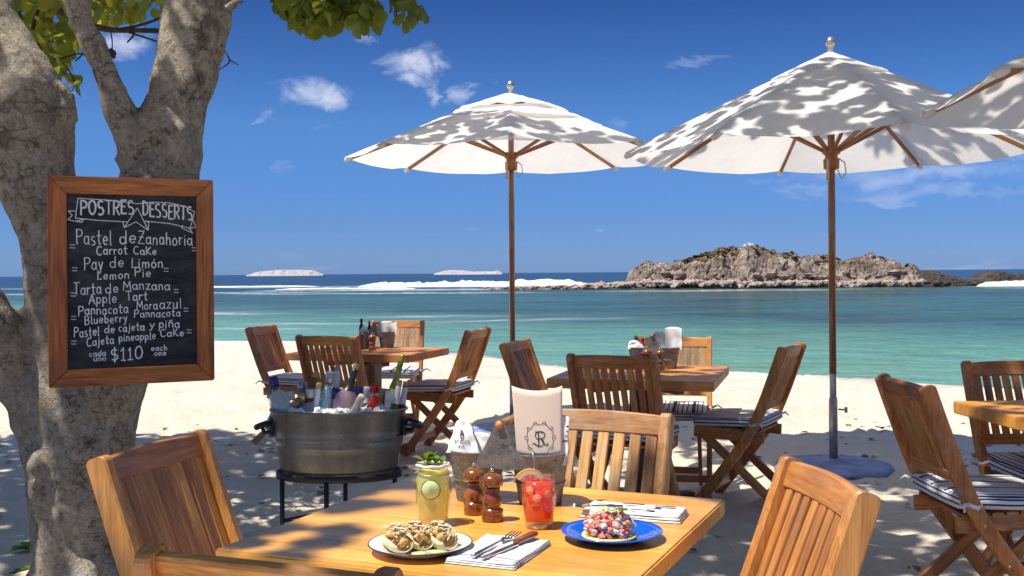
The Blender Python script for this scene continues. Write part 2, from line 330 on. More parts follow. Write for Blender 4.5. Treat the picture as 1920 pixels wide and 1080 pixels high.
SHN = (0.94 / 1.372, 1 / 1.372)       # unit normal of the shoreline, seaward
def s_of(x, y): return (y + 0.94 * x - 25.5) / 1.372 + 0.55 * math.sin(x * 0.55 + 1) + 0.3 * math.sin(x * 1.3)
def seamat():
    m, nt = mat('turquoise_sea'); g = worldpos(nt)
    sp = nt.n('ShaderNodeSeparateXYZ', i={0: g}); X, Y = sp.outputs[0], sp.outputs[1]
    s = nt.math('DIVIDE', nt.math('SUBTRACT', nt.math('ADD', Y, nt.math('MULTIPLY', X, 0.94)), 25.5), 1.372)
    wide = nt.mapping(g, (0.35, 1.0, 1)); n1 = nt.noise(wide, 0.07, 5, 0.6, 0.6); n2 = nt.noise(wide, 0.5, 5, 0.6, 0.4)
    near = nt.mapr(nt.math('ADD', s, nt.math('MULTIPLY', n2, 6.0)), 2, 23, 0, 1)
    lg = nt.math('LOGARITHM', nt.math('MAXIMUM', nt.math('ADD', Y, nt.math('MULTIPLY', nt.math('SUBTRACT', n1, 0.5), nt.math('MULTIPLY', Y, 0.35))), 1.0), 10.0)
    far = nt.ramp(nt.mapr(lg, 1.3, 3.2, 0, 1), [(0.0, (0.050, 0.165, 0.120)), (0.16, (0.036, 0.118, 0.085)), (0.33, (0.034, 0.100, 0.075)), (0.39, (0.052, 0.130, 0.10)), (0.425, (0.008, 0.050, 0.065)), (0.56, (0.003, 0.024, 0.050)), (1, (0.002, 0.018, 0.045))])
    reef = nt.mapr(nt.math('ADD', nt.math('MULTIPLY', n1, 0.6), nt.math('MULTIPLY', n2, 0.4)), 0.44, 0.56, 0, 0.85)
    msk = nt.math('MULTIPLY', nt.mapr(Y, 26, 40, 0, 1), nt.mapr(Y, 120, 130, 1, 0))
    far = nt.mix(nt.math('MULTIPLY', reef, msk), far, (0.032, 0.050, 0.038))
    c = nt.mix(near, (0.15, 0.33, 0.235), far)
    # foam streaks: thin broken bands of aerated water
    fo = None
    wv = nt.math('MULTIPLY', nt.math('SUBTRACT', n2, 0.5), 1.0)
    def band(coord, c0, w, x0, x1, st, xs=X, wob=8.0):
        q = nt.math('ADD', coord, nt.math('MULTIPLY', wv, wob))
        d = nt.math('ABSOLUTE', nt.math('SUBTRACT', q, c0)); k = nt.mapr(d, 0, w, st, 0)
        xa = nt.mapr(xs, x0 - 2, x0 + 3, 0, 1); xb = nt.mapr(xs, x1 - 3, x1 + 2, 1, 0)
        return nt.math('MULTIPLY', k, nt.math('MULTIPLY', xa, xb))
    brk = nt.mapr(nt.noise(nt.mapping(g, (0.5, 1, 1)), 1.6, 6, 0.7, 0.3), 0.36, 0.60, 0, 1.3)
    for args in [(Y, 112, 4, -60, -18, 1.1, X, 16.0), (Y, 124, 5, -30, 14, 1.2, X, 6.0), (Y, 103, 3, -26, 4, 0.8, X, 8.0), (Y, 41, 1.3, -8.9, -7.0, 1.6, X, 6.0), (Y, 43.5, 0.9, -3.0, -0.9, 1.5, X, 5.0), (Y, 38, 0.9, -10.2, -8.6, 1.3, X, 5.0),
                 (Y, 43, 1.2, 0.6, 3.2, 0.9, X, 2.5), (Y, 105, 5, 8, 33, 0.6, X, 8.0), (Y, 118, 4, 50, 62, 1.3, X, 4.0), (Y, 47, 1.2, -7, -1, 0.5, X, 5.0), (Y, 160, 10, -90, 5, 0.6, X, 40.0), (Y, 52, 1.5, -30, -12, 0.8, X, 5.0)]:
        b_ = band(*args); fo = b_ if fo is None else nt.math('MAXIMUM', fo, b_)
    fo = nt.math('MULTIPLY', fo, brk, clamp=True)
    c = nt.mix(fo, c, (0.80, 0.83, 0.82))
    r1 = nt.noise(nt.mapping(g, (0.45, 1, 1), rot=(0, 0, 0.15)), 1.1, 6, 0.62, 0.3)
    r2 = nt.noise(nt.mapping(g, (0.5, 1, 1)), 0.16, 4, 0.6)
    r3 = nt.noise(nt.mapping(g, (0.5, 1, 1), rot=(0, 0, -0.2)), 4.0, 4, 0.6)
    nb = bump(nt, nt.math('ADD', nt.math('ADD', r1, nt.math('MULTIPLY', r2, 2.0)), nt.math('MULTIPLY', r3, 0.3)), 1.0, 0.7)
    rip_shading = nt.mapr(nt.math('ADD', nt.math('MULTIPLY', r1, 0.6), nt.math('MULTIPLY', r3, 0.4)), 0.35, 0.65, 0.78, 1.25)  # light and dark of the ripples, painted into the water colour
    c = nt.mix(1.0, c, nt.n('ShaderNodeCombineXYZ', i={0: rip_shading, 1: rip_shading, 2: rip_shading}), 'MULTIPLY')
    b = pbsdf(nt, Base_Color=c, Roughness=0.16, Normal=nb, Specular_IOR_Level=0.10); out(nt, b.outputs[0]); return m
M['sea'] = seamat()
def foammat():
    m, nt = mat('white_surf'); g = worldpos(nt); n = nt.noise(g, 1.5, 6, 0.7)
    c = nt.ramp(n, [(0.3, (0.62, 0.68, 0.68)), (0.5, (0.85, 0.86, 0.86))])
    b = pbsdf(nt, Base_Color=c, Roughness=0.9, Normal=bump(nt, n, 1.0, 0.5)); out(nt, b.outputs[0]); return m
M['surf'] = foammat()
def rockmat(name, cs, green=0.0, sc=1.0):
    m, nt = mat(name); g = worldpos(nt)
    n1 = nt.noise(g, 0.35 * sc, 6, 0.68, 0.5); n2 = nt.noise(g, 2.2 * sc, 6, 0.7, 0.3)
    c = nt.ramp(nt.math('ADD', nt.math('MULTIPLY', n1, 0.5), nt.math('MULTIPLY', n2, 0.5)), [(0.38, cs[0]), (0.48, cs[1]), (0.61, cs[2])])
    if green:
        ns = nt.n('ShaderNodeSeparateXYZ', i={0: nt.n('ShaderNodeNewGeometry').outputs['Normal']}); ps = nt.n('ShaderNodeSeparateXYZ', i={0: g})
        gm = nt.math('MULTIPLY', nt.mapr(ns.outputs[2], 0.55, 0.8, 0, 1), nt.mapr(nt.noise(g, 0.42, 4, 0.6), 0.46, 0.54, 0, green))
        gm = nt.math('MULTIPLY', gm, nt.mapr(ps.outputs[2], 1.2, 2.2, 0, 1))
        c = nt.mix(gm, c, nt.ramp(n2, [(0.4, (0.05, 0.045, 0.018)), (0.6, (0.22, 0.18, 0.06))]))
        wl = nt.mapr(ps.outputs[2], -0.45, 0.15, 0.85, 0); c = nt.mix(wl, c, (0.055, 0.035, 0.03))
    b = pbsdf(nt, Base_Color=c, Roughness=0.95, Normal=bump(nt, n2, 1.0, 0.5 / sc)); out(nt, b.outputs[0]); return m
M['rock'] = rockmat('island_rock', [(0.05, 0.035, 0.027), (0.25, 0.185, 0.145), (0.56, 0.46, 0.385)], 0.95)  # darkest tone paints shaded recesses into the rock, placed by noise
M['rock_dark'] = rockmat('dark_wet_rock', [(0.02, 0.016, 0.014), (0.06, 0.045, 0.038), (0.13, 0.10, 0.08)])
M['rock_hazed'] = rockmat('haze_tinted_far_rock', [(0.40, 0.38, 0.40), (0.50, 0.47, 0.49), (0.62, 0.58, 0.60)], sc=0.1)  # distance haze put into the rock colour of the far islets
M['pebble'] = rockmat('shore_stones', [(0.14, 0.085, 0.06), (0.38, 0.28, 0.22), (0.62, 0.52, 0.45)], sc=2.5)

# ------------------------------------------------------------------ object helpers
COL = scene.collection
def tag(o, label=None, cat=None, group=None, kind=None):
    if label: o['label'] = label
    if cat: o['category'] = cat
    if group: o['group'] = group
    if kind: o['kind'] = kind
    return o
def thing(name, label, cat, loc=(0, 0, 0), rz=0.0, group=None):
    o = bpy.data.objects.new(name, None); COL.objects.link(o); o.location = loc; o.rotation_euler = (0, 0, rz)
    o.empty_display_size = 0.1
    return tag(o, label, cat, group)
def put(name, me, m, parent=None, mtx=None, smooth=None, **kw):
    o = bpy.data.objects.new(name, me); COL.objects.link(o)
    if m is not None and not me.materials: me.materials.append(m)
    if m is not None and me.materials[0] != m:
        o.material_slots[0].link = 'OBJECT'; o.material_slots[0].material = m
    if parent: o.parent = parent
    if mtx is not None: o.matrix_local = mtx
    for k, v in kw.items(): o[k] = v
    return o
class MB:
    def __init__(s): s.v = []; s.f = []; s.sm = []
    def add(s, vs, fs, smooth=True):
        n = len(s.v); s.v += [tuple(p) for p in vs]; s.f += [tuple(i + n for i in q) for q in fs]; s.sm += [smooth] * len(fs)
    def box(s, c, d, mtx=None):
        x, y, z = [k / 2 for k in d]
        vs = [Vector((c[0] + a * x, c[1] + b * y, c[2] + e * z)) for a in (-1, 1) for b in (-1, 1) for e in (-1, 1)]
        if mtx is not None: vs = [mtx @ p for p in vs]
        s.add(vs, [(0, 1, 3, 2), (4, 6, 7, 5), (0, 4, 5, 1), (2, 3, 7, 6), (0, 2, 6, 4), (1, 5, 7, 3)], False)
    def tube(s, pts, rad, n=8, cap=True, closed=False, flat=None):
        pts = [Vector(p) for p in pts]; N = len(pts)
        if not hasattr(rad, '__len__'): rad = [rad] * N
        up = None; rings = []
        for i, p in enumerate(pts):
            if closed: d = (pts[(i + 1) % N] - pts[i - 1])
            else: d = pts[min(i + 1, N - 1)] - pts[max(i - 1, 0)]
            d.normalize()
            if up is None: up = d.orthogonal().normalized()
            else:
                up = up - d * up.dot(d)
                up = up.normalized() if up.length > 1e-6 else d.orthogonal().normalized()
            w = d.cross(up); ring = []
            for k in range(n):
                a = 2 * math.pi * k / n; ring.append(p + (up * math.cos(a) + w * math.sin(a)) * rad[i])
            rings.append(ring)
        vs = [q for r_ in rings for q in r_]; fs = []
        for i in range(N if closed else N - 1):
            j = (i + 1) % N
            for k in range(n): fs.append((i * n + k, i * n + (k + 1) % n, j * n + (k + 1) % n, j * n + k))
        if cap and not closed: fs.append(tuple(range(n - 1, -1, -1))); fs.append(tuple((N - 1) * n + k for k in range(n)))
        s.add(vs, fs)
    def lathe(s, prof, n=24, mtx=None, sx=1.0, sy=1.0, capb=True, capt=True):
        vs = []; fs = []
        for (r_, z) in prof:
            for k in range(n):
                a = 2 * math.pi * k / n; vs.append(Vector((r_ * sx * math.cos(a), r_ * sy * math.sin(a), z)))
        if mtx is not None: vs = [mtx @ p for p in vs]
        for i in range(len(prof) - 1):
            for k in range(n): fs.append((i * n + k, i * n + (k + 1) % n, (i + 1) * n + (k + 1) % n, (i + 1) * n + k))
        if capb: fs.append(tuple(range(n - 1, -1, -1)))
        if capt: fs.append(tuple((len(prof) - 1) * n + k for k in range(n)))
        s.add(vs, fs)
    def blob(s, c, r, seed=0, amp=0.25, sub=1, sq=(1, 1, 1), freq=1.5, smooth=True):
        bm = bmesh.new(); bmesh.ops.create_icosphere(bm, subdivisions=sub, radius=1.0)
        off = Vector((seed * 3.1, seed * 1.7, seed * 0.9)); vs = []
        for v in bm.verts:
            k = 1 + amp * noise.noise(v.co * freq + off) * 2
            vs.append(Vector((v.co.x * sq[0] * r * k + c[0], v.co.y * sq[1] * r * k + c[1], v.co.z * sq[2] * r * k + c[2])))
        fs = [tuple(q.index for q in f.verts) for f in bm.faces]; bm.free(); s.add(vs, fs, smooth)
    def mesh(s, name='mesh'):
        me = bpy.data.meshes.new(name); me.from_pydata(s.v, [], s.f); me.polygons.foreach_set('use_smooth', s.sm); me.update(); return me
    def build(s, name, m, parent=None, mtx=None, **kw): return put(name, s.mesh(name), m, parent, mtx, **kw)
def T(x=0, y=0, z=0): return Matrix.Translation((x, y, z))
def RX(a): return Matrix.Rotation(a, 4, 'X')
def RY(a): return Matrix.Rotation(a, 4, 'Y')
def RZ(a): return Matrix.Rotation(a, 4, 'Z')

_cache = {}
def beam_mesh(L, w, t, b=0.004):
    key = (round(L, 3), round(w, 4), round(t, 4), round(b, 4))
    if key in _cache: return _cache[key]
    bm = bmesh.new(); bmesh.ops.create_cube(bm, size=1.0)
    for v in bm.verts: v.co = Vector((v.co.x * w, v.co.y * t, (v.co.z + 0.5) * L))
    bmesh.ops.bevel(bm, geom=list(bm.edges), offset=min(b, t * 0.4, w * 0.4), segments=2, affect='EDGES', profile=0.6)
    me = bpy.data.meshes.new('beam'); bm.to_mesh(me); bm.free(); _cache[key] = me; return me
def frame(p0, d, side):
    z = Vector(d).normalized(); x = Vector(side); x = (x - z * x.dot(z)).normalized(); y = z.cross(x)
    m = Matrix((x, y, z)).transposed().to_4x4(); m.translation = p0; return m
def beam(name, p0, p1, w, t, m, parent, side=(1, 0, 0), b=0.004, **kw):
    """a bar from p0 to p1; w = size along `side`, t = size across; grain along its length"""
    p0 = Vector(p0); p1 = Vector(p1); d = p1 - p0
    return put(name, beam_mesh(d.length, w, t, b), m, parent, frame(p0, d, side), **kw)

# ------------------------------------------------------------------ ground
def sand_z(x, y):
    s = s_of(x, y)
    if s < -10: b = 0.0
    elif s < 0.6: t = (s + 10) / 10.6; b = -0.64 * (t * t * (3 - 2 * t)) 
    else: b = -0.64 - 0.07 * (s - 0.6)
    b = max(b, -5.0)
    k = 1.0 if s < -2 else max(0.0, -s / 2)
    d = math.hypot(x, y)
    p = Vector((x, y, 0.0))
    h = noise.noise(p * 0.45) * 0.05 + noise.noise(p * 1.6 + Vector((9, 0, 0))) * 0.024
    if d < 22:
        dd, pp = noise.voronoi(p * 1.9); c_ = pp[0] * 1 ; hs = noise.cell(c_ * 31.7)
        ang = hs * 12.0; ux = (p.x * 1.9 - c_.x); uy = (p.y * 1.9 - c_.y); a_ = ux * math.cos(ang) + uy * math.sin(ang); b_ = -ux * math.sin(ang) + uy * math.cos(ang)
        q_ = (a_ / 0.30) ** 2 + (b_ / 0.14) ** 2
        h += -0.030 * math.exp(-q_ * q_) + 0.012 * math.exp(-(q_ - 1.9) ** 2 * 1.5)
        r_ = noise.noise(p * 4.2) ; h += (-abs(r_) * 0.055 + 0.012) + noise.noise(p * 9.0) * 0.011
    return b + h * (0.35 + 0.65 * k) - 0.012
def grid_axis(segs):
    a = [segs[0][0]]
    for (x0, x1, st) in segs:
        n = max(1, int(round((x1 - x0) / st)))
        a += [x0 + (x1 - x0) * (k + 1) / n for k in range(n)]
    return a
def sheet(name, xs, ys, fz, m, **kw):
    nx, ny = len(xs), len(ys)
    vs = [(x, y, fz(x, y)) for y in ys for x in xs]
    fs = [(j * nx + i, j * nx + i + 1, (j + 1) * nx + i + 1, (j + 1) * nx + i) for j in range(ny - 1) for i in range(nx - 1)]
    me = bpy.data.meshes.new(name); me.from_pydata(vs, [], fs); me.polygons.foreach_set('use_smooth', [True] * len(fs)); me.update()
    return put(name, me, m, None, None, **kw)
sheet('sand', grid_axis([(-400, -60, 40), (-60, -14, 2), (-14, -5, 0.3), (-5, 6, 0.07), (6, 14, 0.3), (14, 60, 2), (60, 400, 40)]),
      grid_axis([(-300, -20, 35), (-20, 0, 2), (0, 3, 0.3), (3, 12, 0.07), (12, 24, 0.16), (24, 45, 0.7), (45, 110, 6), (110, 180, 20)]), sand_z, M['sand'], kind='structure')
def sea_z(x, y):
    d = abs(y)
    if d > 400: return -0.6
    a = min(1.0, max(0.0, (s_of(x, y)) / 10))
    fade = 1.0 if d < 150 else max(0, (400 - d) / 250)
    p = Vector((x * 0.10, y * 0.28, 0))
    return -0.6 + (noise.noise(p) * 0.10 + noise.noise(Vector((x * 0.35, y * 1.0, 3))) * 0.035) * (0.12 + 0.88 * a) * fade
sheet('sea', grid_axis([(-9000, -900, 900), (-900, -100, 60), (-100, -20, 3), (-20, 22, 0.45), (22, 100, 3), (100, 900, 60), (900, 9000, 900)]),
      grid_axis([(-40, 10, 10), (10, 60, 0.3), (60, 160, 1.2), (160, 420, 15), (420, 3000, 300), (3000, 15000, 2000)]), sea_z, M['sea'], kind='structure')

# ------------------------------------------------------------------ breaking wave rows
def wave_row(name, x0, x1, yb, h, seed, label, depth=6.0, lean=0.0, step=0.35):
    mb = MB(); nx = int((x1 - x0) / step); ny = 9; vs = []; fs = []
    for i in range(nx + 1):
        t = i / nx; x = x0 + (x1 - x0) * t
        env = min(1, t * 9, (1 - t) * 7) ** 0.6 if 0 < t < 1 else 0
        n = noise.noise(Vector((x * 0.11, seed, 0))) * 0.5 + noise.noise(Vector((x * 0.55, seed, 4))) * 0.3 + noise.noise(Vector((x * 1.6, seed, 8))) * 0.25
        hh = h * env * max(0.25, 0.85 + n); yo = yb + lean * (x - x0) + noise.noise(Vector((x * 0.05, seed, 2))) * 3
        for j in range(ny + 1):
            u = j / ny; prof = (math.sin(math.pi * min(1, u * 1.0)) ** 0.8) if u > 0 else 0
            rr = noise.noise(Vector((x * 1.3, u * 7, seed))) * 0.16 * h * (1 if 0 < j < ny else 0)
            vs.append((x, yo + u * depth * (0.4 + 0.6 * env), -0.72 + (prof * (hh + 0.12)) + rr * env))
    for i in range(nx):
        for j in range(ny): a = i * (ny + 1) + j; fs.append((a, a + ny + 1, a + ny + 2, a + 1))
    mb.add(vs, fs); o = mb.build(name, M['surf']); tag(o, label, 'surf', kind='stuff'); return o
wave_row('breaking_wave', -22, 13, 150, 0.85, 1, 'long white breaking wave rolling in behind the reef')
wave_row('breaking_wave', 2, 30, 139, 0.5, 5, 'lower white surf washing over the stone spit', 3)
wave_row('breaking_wave', -70, -30, 165, 0.2, 9, 'thin white surf line left of the main breaker', 5)
wave_row('breaking_wave', 52, 66, 118, 0.6, 12, 'white surf at the far right end of the dark rocks', 3)
wave_row('breaking_wave', 58, 76, 185, 0.5, 14, 'distant white surf beyond the dark rocks', 3)
wave_row('breaking_wave', -30, -12, 133, 0.2, 21, 'thin foam line running in front of the main breaker', 2.5)

# ------------------------------------------------------------------ rocky island and outcrops
def lerp_prof(pts, x):
    if x <= pts[0][0]: return pts[0][1]
    for (a, b) in zip(pts, pts[1:]):
        if x <= b[0]: t = (x - a[0]) / (b[0] - a[0]); return a[1] + (b[1] - a[1]) * t
    return pts[-1][1]
def px2m(prof, D): return [((px - 960) / 2000 * D, (511.5 - 0.0075 * (px - 960) - py) / 2000 * D + 1.3) for px, py in prof]
def island(name, prof, Y0, Yd, m, rough, step, seed, front=0.25, Dref=None, **kw):
    D = Dref or (Y0 + Yd * 0.45); P = px2m(prof, D); x0, x1 = P[0][0], P[-1][0]
    nx = int((x1 - x0) / step); ny = int(Yd / step); vs = []; fs = []
    for j in range(ny + 1):
        v = j / ny
        for i in range(nx + 1):
            u = i / nx; x = x0 + (x1 - x0) * u; y = Y0 + Yd * v
            wob = noise.noise(Vector((x * 0.12, seed, 0))) * 0.12 + noise.noise(Vector((x * 0.5, seed, 5))) * 0.07
            vv = v - wob * (1 - v)
            e = max(0.0, min(1.0, (vv - 0.06) / front)); e = e * e * (3 - 2 * e)
            e2 = max(0.0, min(1.0, (1 - v) / 0.4)); H = (lerp_prof(P, x) + 0.9 - (0.75 if Yd > 20 and Yd < 50 else 0))
            dome = 0.72 + 0.28 * math.sin(math.pi * min(1, v * 1.1))
            z = -0.9 + H * e * e2 * dome if True else 0
            p = Vector((x * 0.35, y * 0.35, seed)); q = Vector((x, y, seed))
            k = min(1.0, max(0.15, z + 0.9)) * min(1.0, e * 3 + 0.1)
            rid = 1 - abs(noise.noise(p)) * 2.4; acc = 0.0; accy = 0.0
            wq = Vector((x + 0.5 * noise.noise(q * 0.9), y + 0.5 * noise.noise(q * 0.9 + Vector((5, 5, 5))), seed))
            for sc_, am in ((0.38, 1.0), (0.95, 0.45), (2.1, 0.2)):
                pp = wq * sc_; pp.z = seed; d_, pts_ = noise.voronoi(pp); c_ = pts_[0]
                rv = noise.noise_vector(c_ * 7.3 + Vector((1.7, 2.3, seed)))
                acc += am * (rv.x * 0.7 + (pp.x - c_.x) * rv.y * 1.6 + (pp.y - c_.y) * (rv.z * 1.2 + 0.4))
                crack = max(0.0, 1 - (d_[1] - d_[0]) * 7); acc -= am * 0.35 * crack; accy += am * (rv.z * 0.9 - 0.3 * crack)
            z += rough * k * (0.35 * rid - 0.15 + 0.75 * acc + 0.15 * noise.noise(q * 4.0))
            yy = y - rough * k * 0.9 * accy
            vs.append((x, yy, z))
    for j in range(ny):
        for i in range(nx): a = j * (nx + 1) + i; fs.append((a, a + 1, a + nx + 2, a + nx + 1))
    me = bpy.data.meshes.new(name); me.from_pydata(vs, [], fs); me.update(); o = put(name, me, m); tag(o, **kw); return vs
ISL = [(1168, 541), (1178, 522), (1192, 494), (1210, 488), (1240, 486), (1275, 483), (1300, 474), (1335, 463), (1385, 458), (1415, 459), (1440, 466), (1490, 471), (1540, 477), (1575, 482), (1600, 479), (1628, 476), (1655, 482), (1680, 492), (1697, 504), (1708, 524), (1716, 541)]
ISV = island('rocky_island', ISL, 124, 26, M['rock'], 1.15, 0.24, 3.0, 0.22, Dref=136, label='rugged pinkish rocky island across the turquoise bay', cat='island', kind='structure')
island('rock_outcrop', [(1690, 541), (1720, 522), (1745, 510), (1760, 508), (1775, 516), (1795, 520), (1815, 524), (1830, 521), (1850, 514), (1880, 510), (1905, 516), (1935, 522), (1960, 530)], 124, 10, M['rock_dark'], 0.6, 0.2, 8.0, 0.3, Dref=128,
       label='low black rocks trailing off to the right of the island', cat='rocks', kind='structure')
island('far_island', [(466, 515), (480, 511), (500, 508), (530, 506), (560, 506), (588, 507), (600, 512), (608, 515)], 1500, 60, M['rock_hazed'], 1.2, 3.0, 2.0, 0.3, label='pale flat islet on the horizon, left of two', cat='island', kind='structure')
island('far_island', [(815, 512.6), (832, 508), (850, 506), (870, 507), (890, 509), (925, 509), (935, 506.5), (942, 512)], 1500, 60, M['rock_hazed'], 0.8, 3.0, 4.0, 0.3, label='smaller pale islet low on the horizon by the near umbrella pole', cat='island', kind='structure')
random.seed(11)
mb = MB()
for k in range(900):                                  # stones of the spit and shelf in front of the island
    t = random.random()
    px = 905 + (1730 - 905) * t ** 0.85 if k < 740 else random.uniform(1180, 1700)
    D = random.uniform(118, 126) if px > 1150 else random.uniform(119, 124)
    x = (px - 960) / 2000 * D; r = random.uniform(0.14, 0.36) * (0.6 + 0.75 * min(1, max(0, (px - 905) / 250)))
    mb.blob((x, D, -0.55 + random.uniform(0, 0.15 + 0.25 * min(1, max(0, (px - 905) / 280))) + (0.25 * max(0, (px - 1100) / 100) if px < 1210 else 0.25 if px < 1380 else 0.1)), r, k, 0.3, 1, (1.3, 1, 0.75), 1.5, False)
tag(mb.build('shore_stones', M['pebble']), 'spit and shelf of small pinkish stones below the island', 'stones', kind='stuff')
mb = MB()
for k in range(170):
    px = random.uniform(1215, 1700); D = random.uniform(125, 131); x = (px - 960) / 2000 * D
    mb.blob((x, D, random.uniform(-0.4, 0.9)), random.uniform(0.25, 0.85), k + 900, 0.5, 1, (1.3, 0.9, 0.75), 1.3, False)
tag(mb.build('cliff_boulders', M['rock']), 'tumbled boulders along the island cliff foot', 'boulders', kind='stuff')
mb = MB()
for k in range(110):
    px = random.uniform(1600, 1925); D = random.uniform(120, 125); x = (px - 960) / 2000 * D
    mb.blob((x, D, random.uniform(-0.6, -0.2)), random.uniform(0.15, 0.5), k + 300, 0.35, 1, (1.4, 1, 0.7))
tag(mb.build('dark_boulders', M['rock_dark']), 'dark wet boulders at the waterline right of the island', 'boulders', kind='stuff')
mb = MB(); k = 0
top = [v for v in ISV if v[2] > 2.3 and 131 < v[1] < 141]
while k < 420:
    v = random.choice(top); px = 960 + v[0] / 136 * 2000; hh = lerp_prof(px2m(ISL, 136), v[0])
    den = max(0, 1 - abs(px - 1345) / 90) * 1.6 + 0.30 * (1400 < px < 1680)
    if v[2] < hh - 1.3 or random.random() > den: continue
    mb.blob((v[0], v[1], v[2] + 0.05), random.uniform(0.14, 0.42), k + 60, 0.5, 1, (1.5, 1, 0.6), 1.5, False); k += 1
tag(mb.build('island_scrub', plain('dry_scrub', (0.10, 0.065, 0.028), 0.95, nz=0.5, nscale=3)), 'dry brown scrub along the crest of the island', 'shrub', kind='stuff')
mb = MB()
for (px, py, r) in [(1405, 464, 0.42), (1396, 468, 0.35), (1413, 469, 0.32), (1387, 472, 0.28)]:
    mb.blob(((px - 960) / 2000 * 135, 134.5, (508 - py) / 2000 * 135 + 1.55), r, int(px), 0.4, 2, (1, 0.8, 0.9), 1.5, False)
tag(mb.build('summit_rock', rockmat('white_summit_rock', [(0.4, 0.4, 0.38), (0.6, 0.6, 0.57), (0.8, 0.8, 0.78)])), 'white rock cluster crowning the island', 'rock')

# ------------------------------------------------------------------ the big tree
def P3(px, py, D):
    u = px - 960; v = py - 540; uu = u - 0.0075 * v; vv = v + 0.0075 * u + 28.5
    return Vector((uu / 2000 * D, D, 1.3 - vv / 2000 * D))
tree = thing('tree', 'big forked tree with mottled grey bark carrying the chalkboard', 'tree', (-1.88, 4.65, 0))
tinv = T(1.88, -4.65, 0)
def smooth_path(pts, sub=5):
    P = [(Vector(p), r) for p, r in pts]; res = []
    for i in range(len(P) - 1):
        p0 = P[max(i - 1, 0)]; p1 = P[i]; p2 = P[i + 1]; p3 = P[min(i + 2, len(P) - 1)]
        for k in range(sub):
            t = k / sub; f = lambda a, b, c, d: 0.5 * ((2 * b) + (c - a) * t + (2 * a - 5 * b + 4 * c - d) * t * t + (3 * b - a - 3 * c + d) * t ** 3)
            res.append((f(p0[0], p1[0], p2[0], p3[0]), p1[1] + (p2[1] - p1[1]) * t))
    res.append(P[-1]); return res
def stem(mb, spec, n=18):
    """spec: (px, py, half width in px, distance)"""
    sp = smooth_path([(tinv @ P3(a, b, D), hw / 2000 * D) for a, b, hw, D in spec], 5)
    mb.tube([p for p, r in sp], [r for p, r in sp], n)
mb = MB()
stem(mb, [(140, 1150, 112, 4.66), (143, 1080, 84, 4.66), (146, 980, 80, 4.66), (150, 870, 90, 4.66), (162, 760, 97, 4.66), (195, 660, 90, 4.66), (240, 520, 82, 4.66), (285, 400, 74, 4.68), (301, 330, 69, 4.7), (312, 270, 70, 4.72), (334, 190, 58, 4.74), (354, 100, 60, 4.78), (368, 10, 64, 4.82), (385, -120, 62, 4.9), (420, -280, 52, 4.95), (520, -440, 44, 4.9)])
stem(mb, [(120, 960, 60, 4.62), (112, 760, 62, 4.6), (106, 600, 58, 4.6), (104, 470, 60, 4.6), (72, 350, 70, 4.58), (52, 250, 82, 4.55), (28, 170, 84, 4.52), (-22, 80, 74, 4.5), (-75, -20, 70, 4.5), (-150, -160, 64, 4.45), (-210, -320, 55, 4.4)])
stem(mb, [(108, 900, 48, 4.6), (66, 800, 40, 4.58), (32, 700, 44, 4.55), (5, 640, 52, 4.5), (-60, 570, 56, 4.45), (-180, 480, 56, 4.4), (-330, 330, 48, 4.3), (-460, 120, 40, 4.2)])
stem(mb, [(275, 345, 34, 4.62), (252, 275, 31, 4.6), (224, 200, 27, 4.6), (196, 130, 27, 4.58), (162, 50, 28, 4.56), (130, -40, 27, 4.54), (90, -160, 24, 4.5), (20, -300, 20, 4.4)])
# roots
for (a, b, c, d) in [(60, 1085, 26, 4.55), (235, 1085, 26, 4.6), (150, 1100, 30, 4.45)]:
    stem(mb, [(150, 1000, 50, 4.66), ((a + 150) / 2, 1060, 40, (d + 4.66) / 2), (a, b + 10, c, d), (a + (a - 150) * 0.5, b + 40, 14, d - 0.05)], 10)
# burl
mb.blob(tinv @ P3(332, 262, 4.6), 0.085, 3, 0.25, 3, (0.8, 0.9, 1.5)); mb.blob(tinv @ P3(268, 300, 4.62), 0.09, 5, 0.3, 3, (1, 0.8, 1.2)); mb.blob(tinv @ P3(120, 200, 4.52), 0.06, 8, 0.3, 3, (0.7, 0.9, 1.4))
mb.blob(tinv @ P3(75, 900, 4.5), 0.07, 9, 0.3, 3, (0.6, 0.9, 1.8))
me = mb.mesh('trunk')
tr = put('trunk', me, M['bark'], tree)
rm = tr.modifiers.new('remesh', 'REMESH'); rm.mode = 'VOXEL'; rm.voxel_size = 0.015; rm.use_smooth_shade = True
bpy.context.view_layer.update()
dg = bpy.context.evaluated_depsgraph_get(); me2 = bpy.data.meshes.new_from_object(tr.evaluated_get(dg))
tr.modifiers.clear(); tr.data = me2
bm = bmesh.new(); bm.from_mesh(me2)
for _ in range(3): bmesh.ops.smooth_vert(bm, verts=bm.verts, factor=0.5, use_axis_x=True, use_axis_y=True, use_axis_z=True)
bm.normal_update()
for v in bm.verts:
    p = v.co; k = noise.noise(p * 3.0) * 0.028 + noise.noise(Vector((p.x * 7, p.y * 7, p.z * 5))) * 0.011 + noise.noise(Vector((p.x * 16, p.y * 16, p.z * 14))) * 0.007 + noise.noise(p * 45) * 0.003
    ring = math.sin(p.z * 26 + noise.noise(p * 4) * 5); k += 0.0022 * ring - 0.012 * max(0, noise.noise(p * 5.5 + Vector((3, 3, 3))) - 0.38) * 4
    v.co = p + v.normal * k
bm.to_mesh(me2); bm.free(); me2.polygons.foreach_set('use_smooth', [True] * len(me2.polygons))
if not me2.materials: me2.materials.append(M['bark'])

